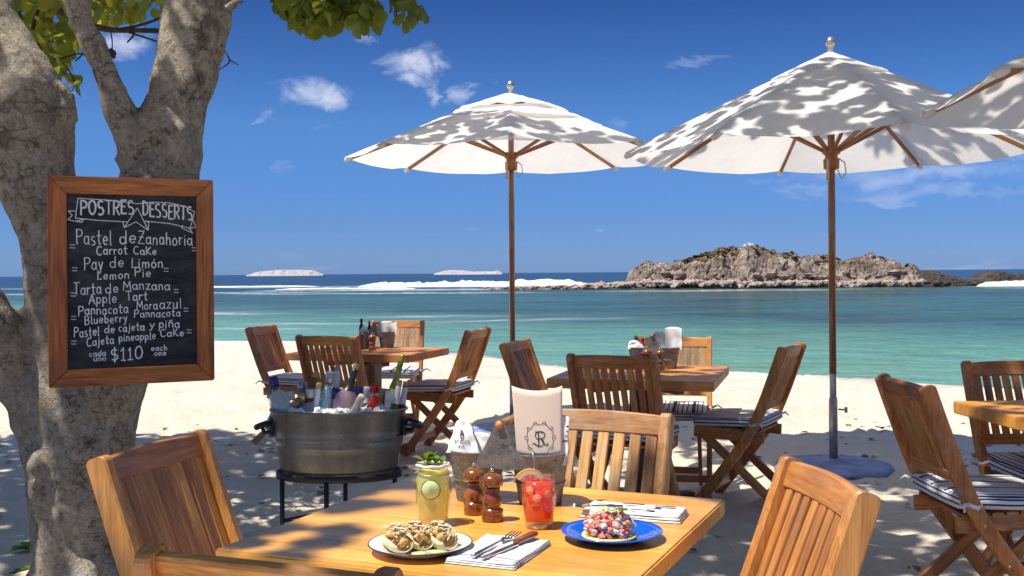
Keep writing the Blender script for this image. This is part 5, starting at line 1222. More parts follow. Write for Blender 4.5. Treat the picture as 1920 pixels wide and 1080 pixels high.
for (a, z, s) in [(-122, 0.086, 1.0), (-98, 0.070, 1.2), (-62, 0.078, 1.15)]:
    an = R(a); mb = MB(); mb.lathe([(0.0118 * s, -0.0015), (0.0125 * s, 0), (0.0118 * s, 0.0015)], 20)
    mb.build('strawberry_slice', BRY, rg, T(0.0375 * math.cos(an), 0.0375 * math.sin(an), z) @ RZ(an + math.pi / 2) @ RX(R(90)))
def wedge():
    t_ = MB(); N = 16; rr = 0.036; vs = []; fs = []
    for th in (-0.0035, 0.0035):
        vs.append((0, th, 0))
        for k in range(N + 1): a = R(0 + 180 * k / N); vs.append((rr * math.cos(a), th, rr * math.sin(a)))
    for k in range(1, N + 1): fs.append((0, k, k + 1)); fs.append((N + 2, N + 2 + k + 1, N + 2 + k)); fs.append((k, N + 2 + k, N + 3 + k, k + 1))
    fs.append((0, N + 2, N + 3, 1)); fs.append((0, N + 1, 2 * N + 3, N + 2)); t_.add(vs, fs, False); return t_
def citrusmat():
    m, nt = mat('grapefruit_wedge'); v, _ = objvec(nt, False); sp = nt.n('ShaderNodeSeparateXYZ', i={0: v})
    r = nt.math('SQRT', nt.math('ADD', nt.math('MULTIPLY', sp.outputs[0], sp.outputs[0]), nt.math('MULTIPLY', sp.outputs[2], sp.outputs[2])))
    an = nt.math('ARCTAN2', sp.outputs[2], sp.outputs[0]); fr = nt.math('FRACT', nt.math('MULTIPLY', an, 1.45)); seg = nt.math('LESS_THAN', nt.math('ABSOLUTE', nt.math('SUBTRACT', fr, 0.5)), 0.44)
    c = nt.ramp(nt.mapr(r, 0, 0.036, 0, 1), [(0.0, (0.75, 0.16, 0.08)), (0.66, (0.80, 0.20, 0.10)), (0.70, (0.80, 0.70, 0.52)), (0.90, (0.82, 0.72, 0.50)), (0.93, (0.80, 0.40, 0.04))])
    c = nt.mix(nt.math('MULTIPLY', nt.math('SUBTRACT', 1.0, seg), nt.math('LESS_THAN', r, 0.024)), c, (0.8, 0.6, 0.45))
    b = pbsdf(nt, Base_Color=c, Roughness=0.35, Normal=bump(nt, nt.noise(v, 500, 3), 0.3, 0.001)); out(nt, b.outputs[0]); return m
wedge().build('citrus_wedge', citrusmat(), rg, T(-0.020, -0.010, 0.092) @ RY(R(30)) @ RZ(R(8)))
M['straw'] = thin_glass('clear_straw', (0.72, 0.73, 0.76), 1.1, 0.2)
mb = MB(); mb.tube([(0.004, -0.004, 0.03), (-0.006, -0.006, 0.110), (-0.0125, -0.008, 0.162)], 0.0035, 12); mb.build('straw', M['straw'], rg)
random.seed(8)
for k in range(4):
    mb = MB(); mb.box((0, 0, 0), (0.018, 0.018, 0.016)); mb.build('ice_cube', thin_glass('drink_ice%d' % k, (0.95, 0.75, 0.7), 0.4, 0.08) if k == 0 else bpy.data.materials['drink_ice0'], rg, T(random.uniform(-.012, .016), random.uniform(-.015, .01), 0.1 + 0.002 * k) @ RZ(k) @ RX(0.5 * k))
# pepper mills
MP = [(0.024, 0), (0.0262, 0.002), (0.0262, 0.014), (0.0245, 0.017), (0.0262, 0.020), (0.0262, 0.027), (0.0205, 0.030), (0.0185, 0.033), (0.0235, 0.042), (0.0245, 0.049), (0.0215, 0.058), (0.0150, 0.066), (0.0132, 0.073), (0.0138, 0.079), (0.0185, 0.082), (0.0250, 0.084), (0.0265, 0.092), (0.0262, 0.099), (0.0215, 0.107), (0.012, 0.112), (0.005, 0.114)]
def mill(p, s, label, group, zrot=0):
    t = thing('pepper_mill', label, 'pepper mill', p, zrot, group)
    mb = MB(); mb.lathe([(r * s, z * s) for r, z in MP[:14]], 32); mb.build('mill_body', M['mill_wood'], t)
    mb = MB(); mb.lathe([(r * s, z * s) for r, z in MP[14:]], 32); mb.build('mill_head', M['mill_wood'], t)
    mb = MB(); mb.lathe([(0.003 * s, 0.112 * s), (0.0048 * s, 0.117 * s), (0.0052 * s, 0.121 * s), (0.0035 * s, 0.125 * s)], 14); mb.build('knob', M['steel'], t)
mill(at(923, 976), 0.93, 'glossy brown pepper mill standing in front on the near table', 'wooden mills on the near table')
mill(at(889, 963), 0.93, 'glossy brown pepper mill behind the other, against the steel caddy', 'wooden mills on the near table')

# plates ----------------------------------------------------------
def plate(p, r, m, rim, label, name='plate'):
    t = thing(name, label, 'plate', p)
    mb = MB(); pf = [(r * 0.58, 0.0), (r * 0.62, 0.002), (r * 0.70, 0.006), (r * 0.80, 0.011), (r * 0.97, 0.016), (r, 0.018), (r * 0.985, 0.0195), (r * 0.80, 0.0145), (r * 0.70, 0.009), (r * 0.62, 0.0055), (r * 0.3, 0.005), (0.0005, 0.005)]
    mb.lathe(pf, 56, None, 1, 1, True, True); mb.build('dish', m, t)
    mb = MB(); ring = [(r * 0.992 * math.cos(a), r * 0.992 * math.sin(a), 0.0185) for a in [2 * math.pi * k / 56 for k in range(56)]]; mb.tube(ring, 0.0016, 6, closed=True); mb.build('rim', rim, t)
    return t
wp = at(788, 1020, 0.765); wp.z = ZT
plate(wp, 0.103, M['white_enamel'], M['dark_rim'], 'white enamel plate with a dark rim holding three tacos')
bp = at(1147, 997, 0.765); bp.z = ZT
plate(bp, 0.104, M['blue_enamel'], M['blue_enamel'], 'blue enamel plate with a tostada of pink diced fish')
# tacos
M['tortilla'] = plain('tortilla', (0.74, 0.60, 0.38), 0.8, nz=0.4, nscale=90, bmp=0.4)
M['batter'] = plain('battered_fish', (0.66, 0.38, 0.14), 0.7, nz=0.6, nscale=120, bmp=0.8)
M['slaw'] = plain('pale_slaw', (0.80, 0.70, 0.42), 0.6, nz=0.25, nscale=150, bmp=0.6)
M['purple'] = plain('purple_cabbage', (0.14, 0.05, 0.07), 0.6, nz=0.3); M['cream'] = plain('cream_sauce', (0.74, 0.66, 0.44), 0.3, nz=0.1)
M['avocado'] = plain('pale_green_sauce', (0.55, 0.62, 0.24), 0.4, nz=0.1); M['orange_bit'] = plain('orange_bits', (0.62, 0.18, 0.04), 0.5, nz=0.3)
random.seed(12)
for i, (dx, dy, rz) in enumerate([(-0.045, -0.012, 25), (-0.008, 0.006, 28), (0.038, 0.006, 32)]):
    t = thing('taco', ['taco at the left of the white plate', 'middle taco on the white plate', 'taco at the right of the white plate'][i], 'taco', wp + Vector((dx, dy, 0.0065)), R(rz), 'tacos on the white plate')
    vs = []; fs = []; N = 16; K = 8
    for j in range(K + 1):
        w = -1 + 2 * j / K; half = 0.042 * math.sqrt(max(0.02, 1 - w * w * 0.93))
        for k in range(N + 1):
            th = R(-180 + 180 * k / N); rr = 0.021 * (0.55 + 0.45 * math.sqrt(max(0.02, 1 - w * w)))
            ex = 0.010 * (1 - w * w)
            x = rr * math.cos(th) * 1.15 + 0.002 * noise.noise(Vector((w * 3, k * 0.5, i))); z = 0.019 + rr * 0.9 * math.sin(th)
            if k == 0 or k == N: z += ex
            vs.append((x, w * 0.046, z))
    for j in range(K):
        for k in range(N): a = j * (N + 1) + k; fs.append((a, a + 1, a + N + 2, a + N + 1))
    mb = MB(); mb.add(vs, fs); o = mb.build('tortilla', M['tortilla'], t); md = o.modifiers.new('thick', 'SOLIDIFY'); md.thickness = 0.0022
    mb = MB()
    for q in range(14): w = random.uniform(-0.9, 0.9); mb.blob((random.uniform(-0.010, 0.010), w * 0.040, 0.024 + 0.006 * (1 - w * w) + random.uniform(-.004, .004)), random.uniform(0.006, 0.011), q + i * 30, 0.4, 1)
    mb.build('fried_fish', M['batter'], t)
    mb = MB()
    for q in range(60): w = random.uniform(-0.92, 0.92); a = random.uniform(0, 3.1); c = Vector((random.uniform(-0.014, 0.014), w * 0.042, 0.033 + 0.008 * (1 - w * w) + random.uniform(-.003, .004))); e = Vector((math.cos(a), math.sin(a), random.uniform(-.3, .3))) * random.uniform(0.003, 0.009); mb.tube([c - e, c + Vector((0, 0, .002)), c + e], 0.0013, 5)
    mb.build('slaw', M['slaw'], t, kind='stuff')
    mb = MB()
    for q in range(16): w = random.uniform(-0.9, 0.9); a = random.uniform(0, 3.1); c = Vector((random.uniform(-0.013, 0.013), w * 0.040, 0.037 + 0.008 * (1 - w * w))); e = Vector((math.cos(a), math.sin(a), random.uniform(-.3, .3))) * random.uniform(0.003, 0.006); mb.tube([c - e, c + e], 0.0012, 4)
    mb.build('red_cabbage', M['purple'], t, kind='stuff')
    mb = MB()
    for q in range(9): w = random.uniform(-0.9, 0.9); mb.blob((random.uniform(-0.012, 0.012), w * 0.04, 0.038 + 0.006 * (1 - w * w)), random.uniform(0.0025, 0.004), q, 0.3, 1)
    mb.build('salsa_bits', M['orange_bit'], t, kind='stuff')
    mb = MB(); pts = [(0.010 * math.sin(k * 1.7), -0.036 + 0.008 * k, 0.043 + 0.006 * math.sin(math.pi * k / 9)) for k in range(10)]; mb.tube(smooth_pts := [p for p, r in smooth_path([(q, 0) for q in pts], 4)], 0.0019, 6); mb.build('sauce', M['cream'], t)
mb = MB(); mb.blob(wp + Vector((0.005, -0.058, 0.011)), 0.013, 4, 0.2, 2, (1.3, 0.8, 0.3)); mb.blob(wp + Vector((0.035, -0.050, 0.012)), 0.013, 7, 0.2, 2, (1.6, 0.8, 0.3))
tag(mb.build('sauce_drops', M['avocado']), 'pale green sauce spooned at the front of the white plate', 'sauce')
# tostada with diced fish
to = thing('tostada', 'round tostada heaped with pink diced fish and avocado on the blue plate', 'food', bp + Vector((-0.006, -0.006, 0.006)))
mb = MB(); mb.lathe([(0.054, 0.0), (0.057, 0.003), (0.056, 0.006), (0.02, 0.005)], 30); o = mb.build('tostada_base', plain('corn_tostada', (0.80, 0.68, 0.24), 0.7, nz=0.3, nscale=90, bmp=0.5), to)
TM = [plain('raw_tuna', (0.86, 0.27, 0.21), 0.25, nz=0.35, nscale=90, bmp=0.3), plain('pale_fish', (0.92, 0.66, 0.58), 0.3, nz=0.3, nscale=90), plain('white_onion', (0.76, 0.68, 0.66), 0.3, nz=0.1), plain('tomato_dice', (0.62, 0.05, 0.02), 0.2, nz=0.2), plain('herb_green', (0.12, 0.20, 0.03), 0.5, nz=0.3)]
names = ['tuna_dice', 'fish_dice', 'onion_dice', 'tomato_dice', 'herb_bits']; random.seed(31)
for mi in range(5):
    mb = MB()
    for q in range([130, 110, 40, 30, 40][mi]):
        a = random.uniform(0, 2 * math.pi); r = 0.048 * math.sqrt(random.random()); hmax = 0.052 * math.sqrt(max(0, 1 - (r / 0.054) ** 2))
        z = 0.006 + hmax * random.uniform(0.04, 0.92) ** 0.7; s = random.uniform(0.008, 0.0135) * (0.5 if mi == 4 else 1)
        mb.blob((r * math.cos(a), r * math.sin(a), z), s * 0.62, q + mi * 50, 0.5, 1, (1, 0.8, 0.7), 2.5, False)
    mb.build(names[mi], TM[mi], to, kind='stuff')
for k in range(5):
    put('avocado_slice', LEAFS[k % 4], M['mint'] if k > 2 else M['avocado'], to, T(-0.012 + 0.009 * k, -0.004 * k, 0.054) @ RZ(k * 1.5) @ RX(0.35) @ Matrix.Scale(0.024, 4))
# napkins and cutlery -------------------------------------------------
def napkin(cen, w, d, rz, h, label, stripes=True, name='folded_napkin'):
    t = thing(name, label, 'napkin', cen, rz, None); layers = 3
    for k in range(layers):
        n = 14; vs = []; fs = []; z0 = k * h / layers + 0.001; sc = 1 - 0.015 * k
        top = [];
        for j in range(n + 1):
            for i in range(n + 1):
                u = -1 + 2 * i / n; v = -1 + 2 * j / n; z = z0 + h / layers * 0.9 * (1 - 0.35 * max(abs(u), abs(v)) ** 6) + 0.0018 * noise.noise(Vector((u * 2.5, v * 2.5, k + w * 9))) * (k + 0.6)
                wob = 0.012 * noise.noise(Vector((u * 1.3 + k, v * 1.3, 4)))
                vs.append((u * w / 2 * sc + wob * d * 0.6, v * d / 2 * sc + wob * w * 0.5, max(z, z0 + 0.0005)))
        N = len(vs)
        for j in range(n + 1):
            for i in range(n + 1): q = vs[j * (n + 1) + i]; vs.append((q[0], q[1], z0))
        for j in range(n):
            for i in range(n): a = j * (n + 1) + i; fs.append((a, a + 1, a + n + 2, a + n + 1))
        for i in range(n):
            fs.append((i, N + i, N + i + 1, i + 1)); a = n * (n + 1) + i; fs.append((a, a + 1, N + a + 1, N + a)); a = i * (n + 1); b = a + n + 1; fs.append((a, b, N + b, N + a)); a += n; b += n; fs.append((a, N + a, N + b, b))
        mb = MB(); mb.add(vs, fs); mb.build('napkin_fold', M['napkin'] if stripes else M['white_paper'], t)
    return t
def napkinmat():
    m, nt = mat('blue_striped_napkin'); v, _ = objvec(nt, False); sp = nt.n('ShaderNodeSeparateXYZ', i={0: v})
    wob = nt.math('MULTIPLY', nt.noise(v, 9, 2), 0.008); y = nt.math('ADD', sp.outputs[1], wob)
    f = None
    for c0, wd in [(-0.064, 0.004), (-0.078, 0.0025), (-0.052, 0.002)]:
        b_ = nt.math('LESS_THAN', nt.math('ABSOLUTE', nt.math('SUBTRACT', y, c0)), wd); f = b_ if f is None else nt.math('MAXIMUM', f, b_)
    c = nt.mix(nt.math('MULTIPLY', f, 0.75), (0.76, 0.76, 0.76), (0.10, 0.14, 0.28))
    b = pbsdf(nt, Base_Color=c, Roughness=0.9, Normal=bump(nt, nt.noise(v, 700, 2), 0.4, 0.001)); out(nt, b.outputs[0]); return m
M['napkin'] = napkinmat()
nc = Vector((-0.028, 2.087, ZT)); nrz = R(-22)
napkin(nc, 0.142, 0.20, nrz, 0.011, 'folded white napkin with faint blue stripes under the fork and knife')
def place(local, z): v = RZ(nrz) @ Vector(local); return Vector((nc.x + v.x, nc.y + v.y, ZT + z))
def fork(p, rz, label, s=1.0, group=None):
    t = thing('fork', label, 'fork', p, rz, group)
    mb = MB(); mb.tube([(0, -0.095 * s, 0.002), (0, -0.03 * s, 0.003), (0, 0.02 * s, 0.004), (0, 0.035 * s, 0.003)], [0.0045, 0.0034, 0.0022, 0.004], 8)
    vs = [(-0.004, 0.030 * s, 0.003), (0.004, 0.030 * s, 0.003), (0.0115, 0.048 * s, 0.001), (-0.0115, 0.048 * s, 0.001), (0.012, 0.060 * s, 0.001), (-0.012, 0.060 * s, 0.001)]
    vs += [(x, y, z + 0.002) for x, y, z in vs]; mb.add(vs, [(0, 3, 2, 1), (3, 5, 4, 2), (6, 7, 8, 9), (9, 8, 10, 11), (0, 1, 7, 6), (1, 2, 8, 7), (2, 4, 10, 8), (4, 5, 11, 10), (5, 3, 9, 11), (3, 0, 6, 9)], False); mb.build('handle', M['steel'], t)
    for k in range(4):
        x = -0.0105 + 0.007 * k; mb = MB(); mb.tube([(x, 0.058 * s, 0.002), (x, 0.08 * s, 0.0035), (x, 0.098 * s, 0.006)], [0.0019, 0.0017, 0.0009], 6); mb.build('tine', M['steel'], t)
fork(place((-0.012, 0.008, 0), 0.0135), nrz + R(-4), 'steel fork lying on the striped napkin, tines up and away')
kn = thing('table_knife', 'steel knife with a dark wooden handle end lying beside the fork', 'knife', place((0.020, 0.004, 0), 0.0135), nrz + R(-10))
mb = MB(); vs = []
for (x, y) in [(-0.006, -0.10), (0.004, -0.10), (0.0075, -0.08), (0.0075, 0.02), (-0.0055, 0.02), (-0.0055, -0.085)]: vs.append((x, y, 0.001))
vs += [(x, y, 0.0028) for x, y, z in vs]; mb.add(vs, [(0, 1, 2, 3, 4, 5)[::-1], (6, 7, 8, 9, 10, 11)] + [(i, (i + 1) % 6, (i + 1) % 6 + 6, i + 6) for i in range(6)], False); mb.build('blade', M['steel'], kn)
put('handle', beam_mesh(0.075, 0.0165, 0.010, 0.004), M['mill_wood'], kn, frame((0.001, 0.02, 0.006), (0, 1, 0.03), (1, 0, 0)))
n2 = at(1190, 967); n2r = R(-20)
t2 = napkin(n2, 0.225, 0.10, n2r, 0.018, 'printed white paper napkin roll behind the blue plate', False, 'paper_napkin_roll')
random.seed(2); S2 = Strokes(0.0026, 0, 0.0002)
def warp_top(x, y, t): return (x, y, 0.0215 + t * 0)
S2.text('SEA BREEZE'.replace('B', 'B'), -0.045, 0.035, 0.010, 0.011, 0, 0.002, warp=warp_top); S2.text('BAR', 0.055, 0.085, 0.010, 0.011, 0, 0.002, warp=warp_top); S2.text('PIE', -0.02, 0.01, -0.018, 0.009, 0, 0.002, warp=warp_top)
S2.mb = MB(); 
for (a, b, c, w) in [(-0.03, 0.015, 0.022, 0.010), (0.045, 0.088, 0.018, 0.010), (-0.085, -0.045, 0.0, 0.007), (0.03, 0.06, -0.008, 0.008)]: S2.line([(a, c), ((a + b) / 2, c + 0.003), (b, c)], w, warp=warp_top)
for k in range(5): S2.line([(0.0 + 0.011 * k, -0.032), (0.006 + 0.011 * k, -0.032)], 0.010, warp=warp_top)
S2.mb.build('print', M['navy_ink'], t2)
fork(n2 + Vector((-0.085, -0.012, 0.022)), n2r + R(105), 'small steel fork on the printed napkin roll, tines at its left end', 0.6)

# condiment caddies ---------------------------------------------------
def bucket_profile(rt, rb, h): return [(rb, 0), (rb * 1.02, 0.002), (rb + (rt - rb) * .5, h * .5), (rt * 0.985, h - 0.006), (rt, h - 0.004), (rt * 1.02, h), (rt, h + 0.0015), (rt * 0.97, h - 0.004), (rb * 0.95, 0.006), (0.002, 0.006)]
def caddy(p, rz, label, s=1.0):
    t = thing('condiment_caddy', label, 'caddy', p, rz)
    for sx in (-1, 1):
        mb = MB(); mb.lathe(bucket_profile(0.070 * s, 0.050 * s, 0.122 * s), 36); mb.build('bucket', M['galv'], t, T(sx * 0.079 * s, 0, 0))
        mb = MB(); ring = [(sx * 0.079 * s + 0.0595 * s * math.cos(a), 0.0595 * s * math.sin(a), 0.052 * s) for a in [2 * math.pi * k / 36 for k in range(36)]]; mb.tube(ring, 0.0022 * s, 6, closed=True); mb.build('bucket_bead', M['galv'], t)
    for sy in (-1, 1):
        N = 20; vs = []; fs = []
        for k in range(N + 1):
            x = (-0.085 + 0.170 * k / N) * s; ax = abs(x) / s
            top = 0.118 + max(0.0, (0.048 - ax) / 0.048) ** 0.9 * 0.092 if ax < 0.048 else 0.118
            if ax < 0.010: top = 0.203
            yb = sy * (0.062 + 0.004 * math.cos(ax * 20)) * s
            for yy in (yb, yb + sy * 0.0015): vs += [(x, yy, 0.088 * s), (x, yy, top * s)]
        for k in range(N):
            a = k * 4; b = a + 4; fs += [(a, b, b + 1, a + 1), (a + 2, a + 3, b + 3, b + 2), (a + 1, b + 1, b + 3, a + 3), (a, a + 2, b + 2, b)]
        fs += [(0, 1, 3, 2), (N * 4, N * 4 + 2, N * 4 + 3, N * 4 + 1)]
        mb = MB(); mb.add(vs, fs, False); mb.build('side_plate', M['galv'], t)
    mb = MB(); mb.tube([(0, -0.075 * s, 0.192 * s), (0, 0.075 * s, 0.192 * s)], 0.0095 * s, 14); mb.build('handle', M['teak'], t)
    return t
cz = R(-17); cp = at(955, 942); cp = Vector((-0.012, 2.575, ZT))
cad = caddy(cp, cz, 'twin galvanised bucket caddy holding napkins and the menu card on the near table', 1.0)
def cl(x, y, z): v = RZ(cz) @ Vector((x, y, z)); return cp + v
# menu card
card = thing('menu_card', 'curved cream card with a dark monogram crest standing in the right bucket', 'card', cl(0.090, -0.045, 0.112), R(-4))
CW, CH, CR = 0.119, 0.158, 0.24
def card_pt(x, z, off=0.0):
    a = x / CR; lean = -0.10
    zz = z + 0.012 * (abs(x) / (CW / 2)) ** 1.4 * (1 if z > CH * 0.9 else 0)
    return (CR * math.sin(a) * (0.93 + 0.07 * z / CH), -(CR - CR * math.cos(a)) * -1 - 0.0 + lean * -z * 0.9 * -1 * -1 + off, zz)
def cardp(x, z, off=0.0):
    a = x / CR; w = 0.90 + 0.12 * z / CH
    return (CR * math.sin(a) * w - 0.035 * z, CR * (1 - math.cos(a)) + 0.02 * z / CH + off, z + 0.011 * (x / (CW / 2)) ** 2 * (z / CH) + 0.006 * (x / (CW / 2)) ** 2 * (1 - z / CH))
for off, nm in ((0.0, 'card_sheet'),):
    N = 18; K = 10; vs = []; fs = []
    for j in range(K + 1):
        for k in range(N + 1): vs.append(cardp(-CW / 2 + CW * k / N, CH * j / K))
    for j in range(K):
        for k in range(N): a = j * (N + 1) + k; fs.append((a, a + 1, a + N + 2, a + N + 1))
    mb = MB(); mb.add(vs, fs); o = mb.build('card_sheet', M['cream_card'], card); md = o.modifiers.new('t', 'SOLIDIFY'); md.thickness = 0.0012; md.offset = 1.0
    for f_ in (o,): pass
random.seed(6); SC = Strokes(0.0018, 0, 0.0008)
wc = lambda x, y, t: cardp(x, y, -0.0022)
cx0, cy0 = 0.004, 0.046
def el_(rx, ry, n, amp, fr): return [(cx0 + (rx + amp * abs(math.sin(fr * a))) * math.cos(a), cy0 + (ry + amp * abs(math.sin(fr * a))) * math.sin(a)) for a in [2 * math.pi * k / n for k in range(n + 1)]]
SC.line(el_(0.0305, 0.0325, 90, 0.004, 4), 0.0013, wc)
for k in range(10):
    a = 2 * math.pi * k / 10; c = (cx0 + 0.0355 * math.cos(a), cy0 + 0.0375 * math.sin(a)); SC.line([(c[0] + 0.004 * math.cos(a + q), c[1] + 0.004 * math.sin(a + q)) for q in (-2, -1, 0, 1, 2)], 0.0012, wc)
SC.line([(cx0 + x, cy0 + y) for x, y in arc(-0.002, 0.008, 0.010, 0.009, 40, 250, 10) + arc(-0.002, -0.008, 0.011, 0.009, 90, -160, 12)], 0.0020, wc)
SC.line([(cx0 - 0.004, cy0 - 0.017), (cx0 - 0.004, cy0 + 0.017)], 0.0026, wc)
SC.line([(cx0 + x, cy0 + y) for x, y in [(-0.012, 0.016)] + arc(0.002, 0.009, 0.010, 0.008, 90, -90, 10) + [(-0.002, 0.001)]], 0.0022, wc)
SC.line([(cx0 + 0.001, cy0 + 0.001), (cx0 + 0.012, cy0 - 0.014), (cx0 + 0.018, cy0 - 0.015), (cx0 + 0.019, cy0 - 0.010)], 0.0022, wc)
SC.line([(cx0 - 0.020, cy0 - 0.013), (cx0 - 0.017, cy0 - 0.009), (cx0 - 0.013, cy0 - 0.013), (cx0 - 0.004, cy0 - 0.016)], 0.0016, wc)
SC.mb.build('crest', M['ink'], card)
# folded napkins standing in the buckets
def crumple(name, cen, w, h, th, rz, tilt, seed, m, label, marks=None, peak=0.0, group='paper napkins in the caddies', shear=0.0):
    t = thing(name, label, 'napkin', cen, rz, group); n = 12; vs = []; fs = []
    def S(u, v, side):
        x = (u - 0.5) * w * (1 - peak * v) + shear * v; z = v * h
        y = side * th / 2 * (1 - 0.8 * v) * (1 - 0.3 * abs(2 * u - 1)) + tilt * z + 0.006 * noise.noise(Vector((u * 3, v * 3, seed + side)))
        return (x + 0.004 * noise.noise(Vector((v * 4, seed, u))), y, z - 0.008 * (abs(2 * u - 1) ** 2) * v)
    for side in (-1, 1):
        base = len(vs)
        for j in range(n + 1):
            for i in range(n + 1): vs.append(S(i / n, j / n, side))
        for j in range(n):
            for i in range(n): a = base + j * (n + 1) + i; fs.append((a, a + 1, a + n + 2, a + n + 1))
    N = (n + 1) ** 2
    for i in range(n): a = n * (n + 1) + i; fs.append((a, a + 1, N + a + 1, N + a)); a = i * (n + 1); b = a + n + 1; fs.append((a, b, N + b, N + a)); a += n; b += n; fs.append((a, b, N + b, N + a))
    mb = MB(); mb.add(vs, fs); mb.build('paper', m, t)
    if marks:
        S3 = Strokes(0.002, 0, 0.001); marks(S3, lambda x, y, t_: (lambda q: (q[0], q[1] - 0.0022, q[2]))(S((x / w) + 0.5, y / h, -1)))
        S3.mb.build('print', M['ink'], t)
def logo_marks(S3, wp_):
    S3.text('ST REGIS', -0.026, 0.022, 0.024, 0.007, 0, 0.0013, warp=wp_); S3.text('BAR', -0.012, 0.006, 0.015, 0.004, 0, 0.001, warp=wp_)
    S3.line([(x, y + 0.044) for x, y in arc(-0.004, 0, 0.0055, 0.009, 0, 360, 14)], 0.003, wp_); S3.line([(-0.009, 0.044), (-0.001, 0.048), (0.0, 0.040)], 0.003, wp_)
crumple('paper_napkin', cl(-0.098, -0.040, 0.118), 0.088, 0.080, 0.030, cz, 0.10, 1, M['white_paper'], 'white paper napkin with a small dark logo in the left bucket of the near caddy', logo_marks, 0.60, shear=-0.006)
crumple('paper_napkin', cl(-0.075, 0.005, 0.100), 0.080, 0.060, 0.035, cz + 0.2, 0.1, 3, M['white_paper'], 'plain folded napkin behind the logo napkin in the near caddy', None, 0.3)
def stripe_marks(S3, wp_):
    for k in range(4): S3.line([(-0.03, 0.05 + 0.012 * k), (0.03, 0.062 + 0.012 * k)], 0.003, wp_)
crumple('paper_napkin', cl(0.120, -0.012, 0.095), 0.060, 0.118, 0.028, cz, 0.05, 5, M['white_paper'], 'upright napkin with dark stripes at the right of the menu card', stripe_marks, 0.15, shear=0.008)
crumple('paper_napkin', cl(0.055, 0.012, 0.095), 0.075, 0.118, 0.030, cz, 0.05, 6, M['white_paper'], 'upright white napkin at the left behind the menu card', stripe_marks, 0.1, shear=-0.006)
def sauce(p, label, m, capm, r=0.016, h=0.13, group='sauce bottles in the caddies'):
    t = thing('sauce_bottle', label, 'bottle', p, 0, group); mb = MB(); mb.lathe([(r, 0), (r * 1.05, 0.004), (r * 1.05, h * 0.6), (r * 0.5, h * 0.78), (r * 0.42, h * 0.88)], 18); mb.build('glass', m, t)
    mb = MB(); mb.lathe([(r * 0.58, h * 0.86), (r * 0.6, h), (r * 0.5, h * 1.02)], 14); mb.build('cap', capm, t)
col('green_cap', (0.02, 0.35, 0.10)); col('red_sauce', (0.45, 0.03, 0.01), 0.15); col('brown_sauce', (0.08, 0.03, 0.015), 0.15)
sauce(cl(0.026, 0.028, 0.055), 'brown sauce bottle with a green cap beside the caddy handle', M['brown_sauce'], M['green_cap'], 0.017, 0.125)
sauce(cl(-0.050, 0.03, 0.04), 'red sauce bottle deep in the left bucket of the near caddy', M['red_sauce'], M['cap_red'], 0.016, 0.10)

# back table B dressing
def at75(px, py): return at(px, py, 0.7505)
def back_caddy(px, py, rz, label, s=0.95):
    p = at75(px, py); return caddy(p, rz, label, s), p
cb, pb_ = back_caddy(708, 651, R(-15), 'steel twin-bucket caddy on the left back table', 0.95)
q = lambda dx, dy, dz: pb_ + Vector((dx, dy, dz))
crumple('paper_napkin', q(0.075, -0.03, 0.095), 0.150, 0.10, 0.02, R(-12), 0.05, 11, M['white_paper'], 'large white napkin in the right bucket on the left back table', None, 0.02)
crumple('paper_napkin', q(-0.10, 0.0, 0.105), 0.090, 0.060, 0.02, R(-12), 0.05, 12, M['white_paper'], 'small napkin in the left bucket on the left back table', None, 0.7)
sauce(q(-0.125, 0.03, 0.05), 'dark brown bottle at the left of the caddy on the left back table', M['brown_sauce'], M['neck_black'], 0.018, 0.16)
sauce(q(-0.065, 0.03, 0.07), 'green capped bottle in the caddy on the left back table', M['brown_sauce'], M['green_cap'], 0.015, 0.125)
mill(at75(679, 655), 1.0, 'dark pepper mill at the left on the left back table', 'wooden mills on the left back table')
mill(at75(698, 657), 1.0, 'dark pepper mill beside the bucket on the left back table', 'wooden mills on the left back table')
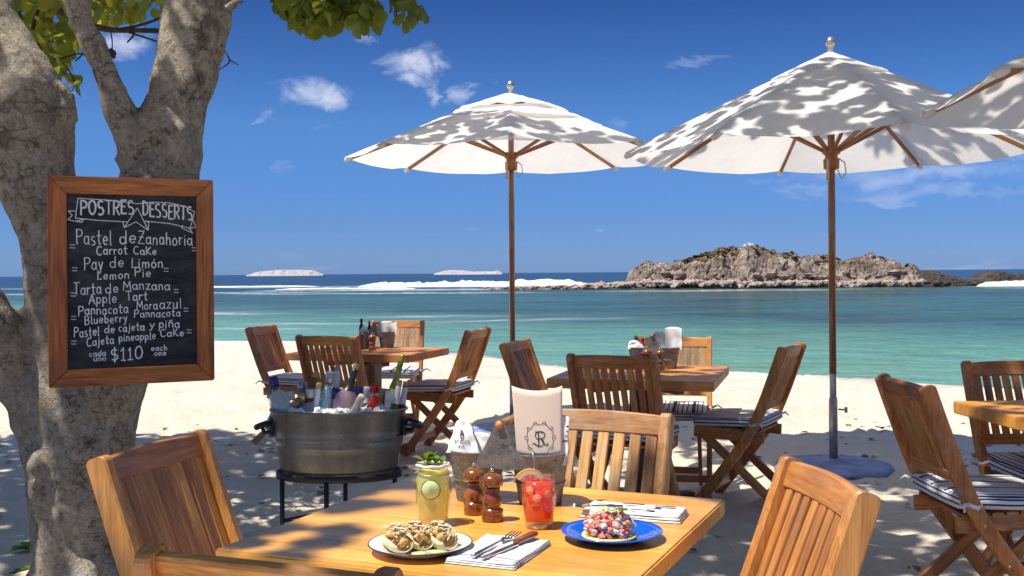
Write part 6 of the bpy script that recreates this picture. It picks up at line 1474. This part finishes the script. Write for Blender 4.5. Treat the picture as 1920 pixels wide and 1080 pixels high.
# back table C dressing
cc, pc_ = back_caddy(1226, 690, R(-15), 'steel twin-bucket caddy on the middle back table', 0.98)
q2_ = lambda dx, dy, dz: pc_ + Vector((dx, dy, dz))
crumple('paper_napkin', q2_(0.050, -0.02, 0.105), 0.075, 0.105, 0.03, R(5), 0.05, 21, M['white_paper'], 'tilted white napkin left of the pair in the middle back caddy', None, 0.1, shear=-0.012)
crumple('paper_napkin', q2_(0.105, -0.03, 0.105), 0.100, 0.130, 0.03, R(-12), 0.05, 22, M['white_paper'], 'tall white napkin in the right bucket of the middle back caddy', None, 0.05)
crumple('paper_napkin', q2_(-0.095, -0.01, 0.110), 0.110, 0.050, 0.03, R(-12), 0.05, 23, M['white_paper'], 'flat white napkin in the left bucket of the middle back caddy', None, 0.5, shear=-0.02)
sauce(q2_(-0.10, 0.03, 0.06), 'green capped bottle in the caddy on the middle back table', M['brown_sauce'], M['green_cap'], 0.015, 0.125)
sauce(q2_(-0.06, 0.03, 0.06), 'red sauce bottle in the caddy on the middle back table', M['red_sauce'], M['cap_red'], 0.015, 0.11)
mill(at75(1237, 694), 1.0, 'glossy mill in front of the bucket on the middle back table', 'wooden mills on the middle back table')
mill(at75(1213, 692), 1.0, 'glossy mill at the left bucket on the middle back table', 'wooden mills on the middle back table')

# ------------------------------------------------------------------ weeds and fallen leaves by the trunk
def ground(px, py):
    v = P3(px, py, 1.0); k = 1.3 / (1.3 - v.z); return Vector((v.x * k, k, 0))
random.seed(44)
for i, (px, py) in enumerate([(52, 1030), (88, 1018), (30, 1058)]):
    p = ground(px, py); p.z = sand_z(p.x, p.y); t = thing('weed', ['small green weed sprouting beside the trunk foot', 'tiny green sprig against the trunk foot', 'low weed at the lower left corner'][i], 'weed', p, 0, 'weeds at the foot of the tree')
    for k in range(7): put('leaf', LEAFS[k % 4], M['mint'], t, T(0, 0, 0.005) @ RZ(random.uniform(0, 6.3)) @ RX(random.uniform(0.1, 0.9)) @ Matrix.Diagonal((0.6, 1, 1, 1)) @ Matrix.Scale(random.uniform(0.05, 0.09), 4))
mb_v = []; mb_f = []
for k in range(520):
    x = random.uniform(-4.5, 4.5); y = random.uniform(3.2, 9.5); z = sand_z(x, y) + 0.012
    mtx = T(x, y, z) @ RZ(random.uniform(0, 6.3)) @ RX(random.uniform(-0.2, 0.3)) @ Matrix.Scale(random.uniform(0.03, 0.07), 4)
    vs, fs = random.choice(tmpl); n = len(mb_v); mb_v += [tuple(mtx @ p) for p in vs]; mb_f += [tuple(i + n for i in f) for f in fs]
me = bpy.data.meshes.new('leaf_litter'); me.from_pydata(mb_v, [], mb_f); me.update()
tag(put('leaf_litter', me, plain('dry_leaf', (0.20, 0.12, 0.05), 0.8, nz=0.5, nscale=4)), 'dry fallen leaves scattered on the shaded sand', 'leaves', kind='stuff')
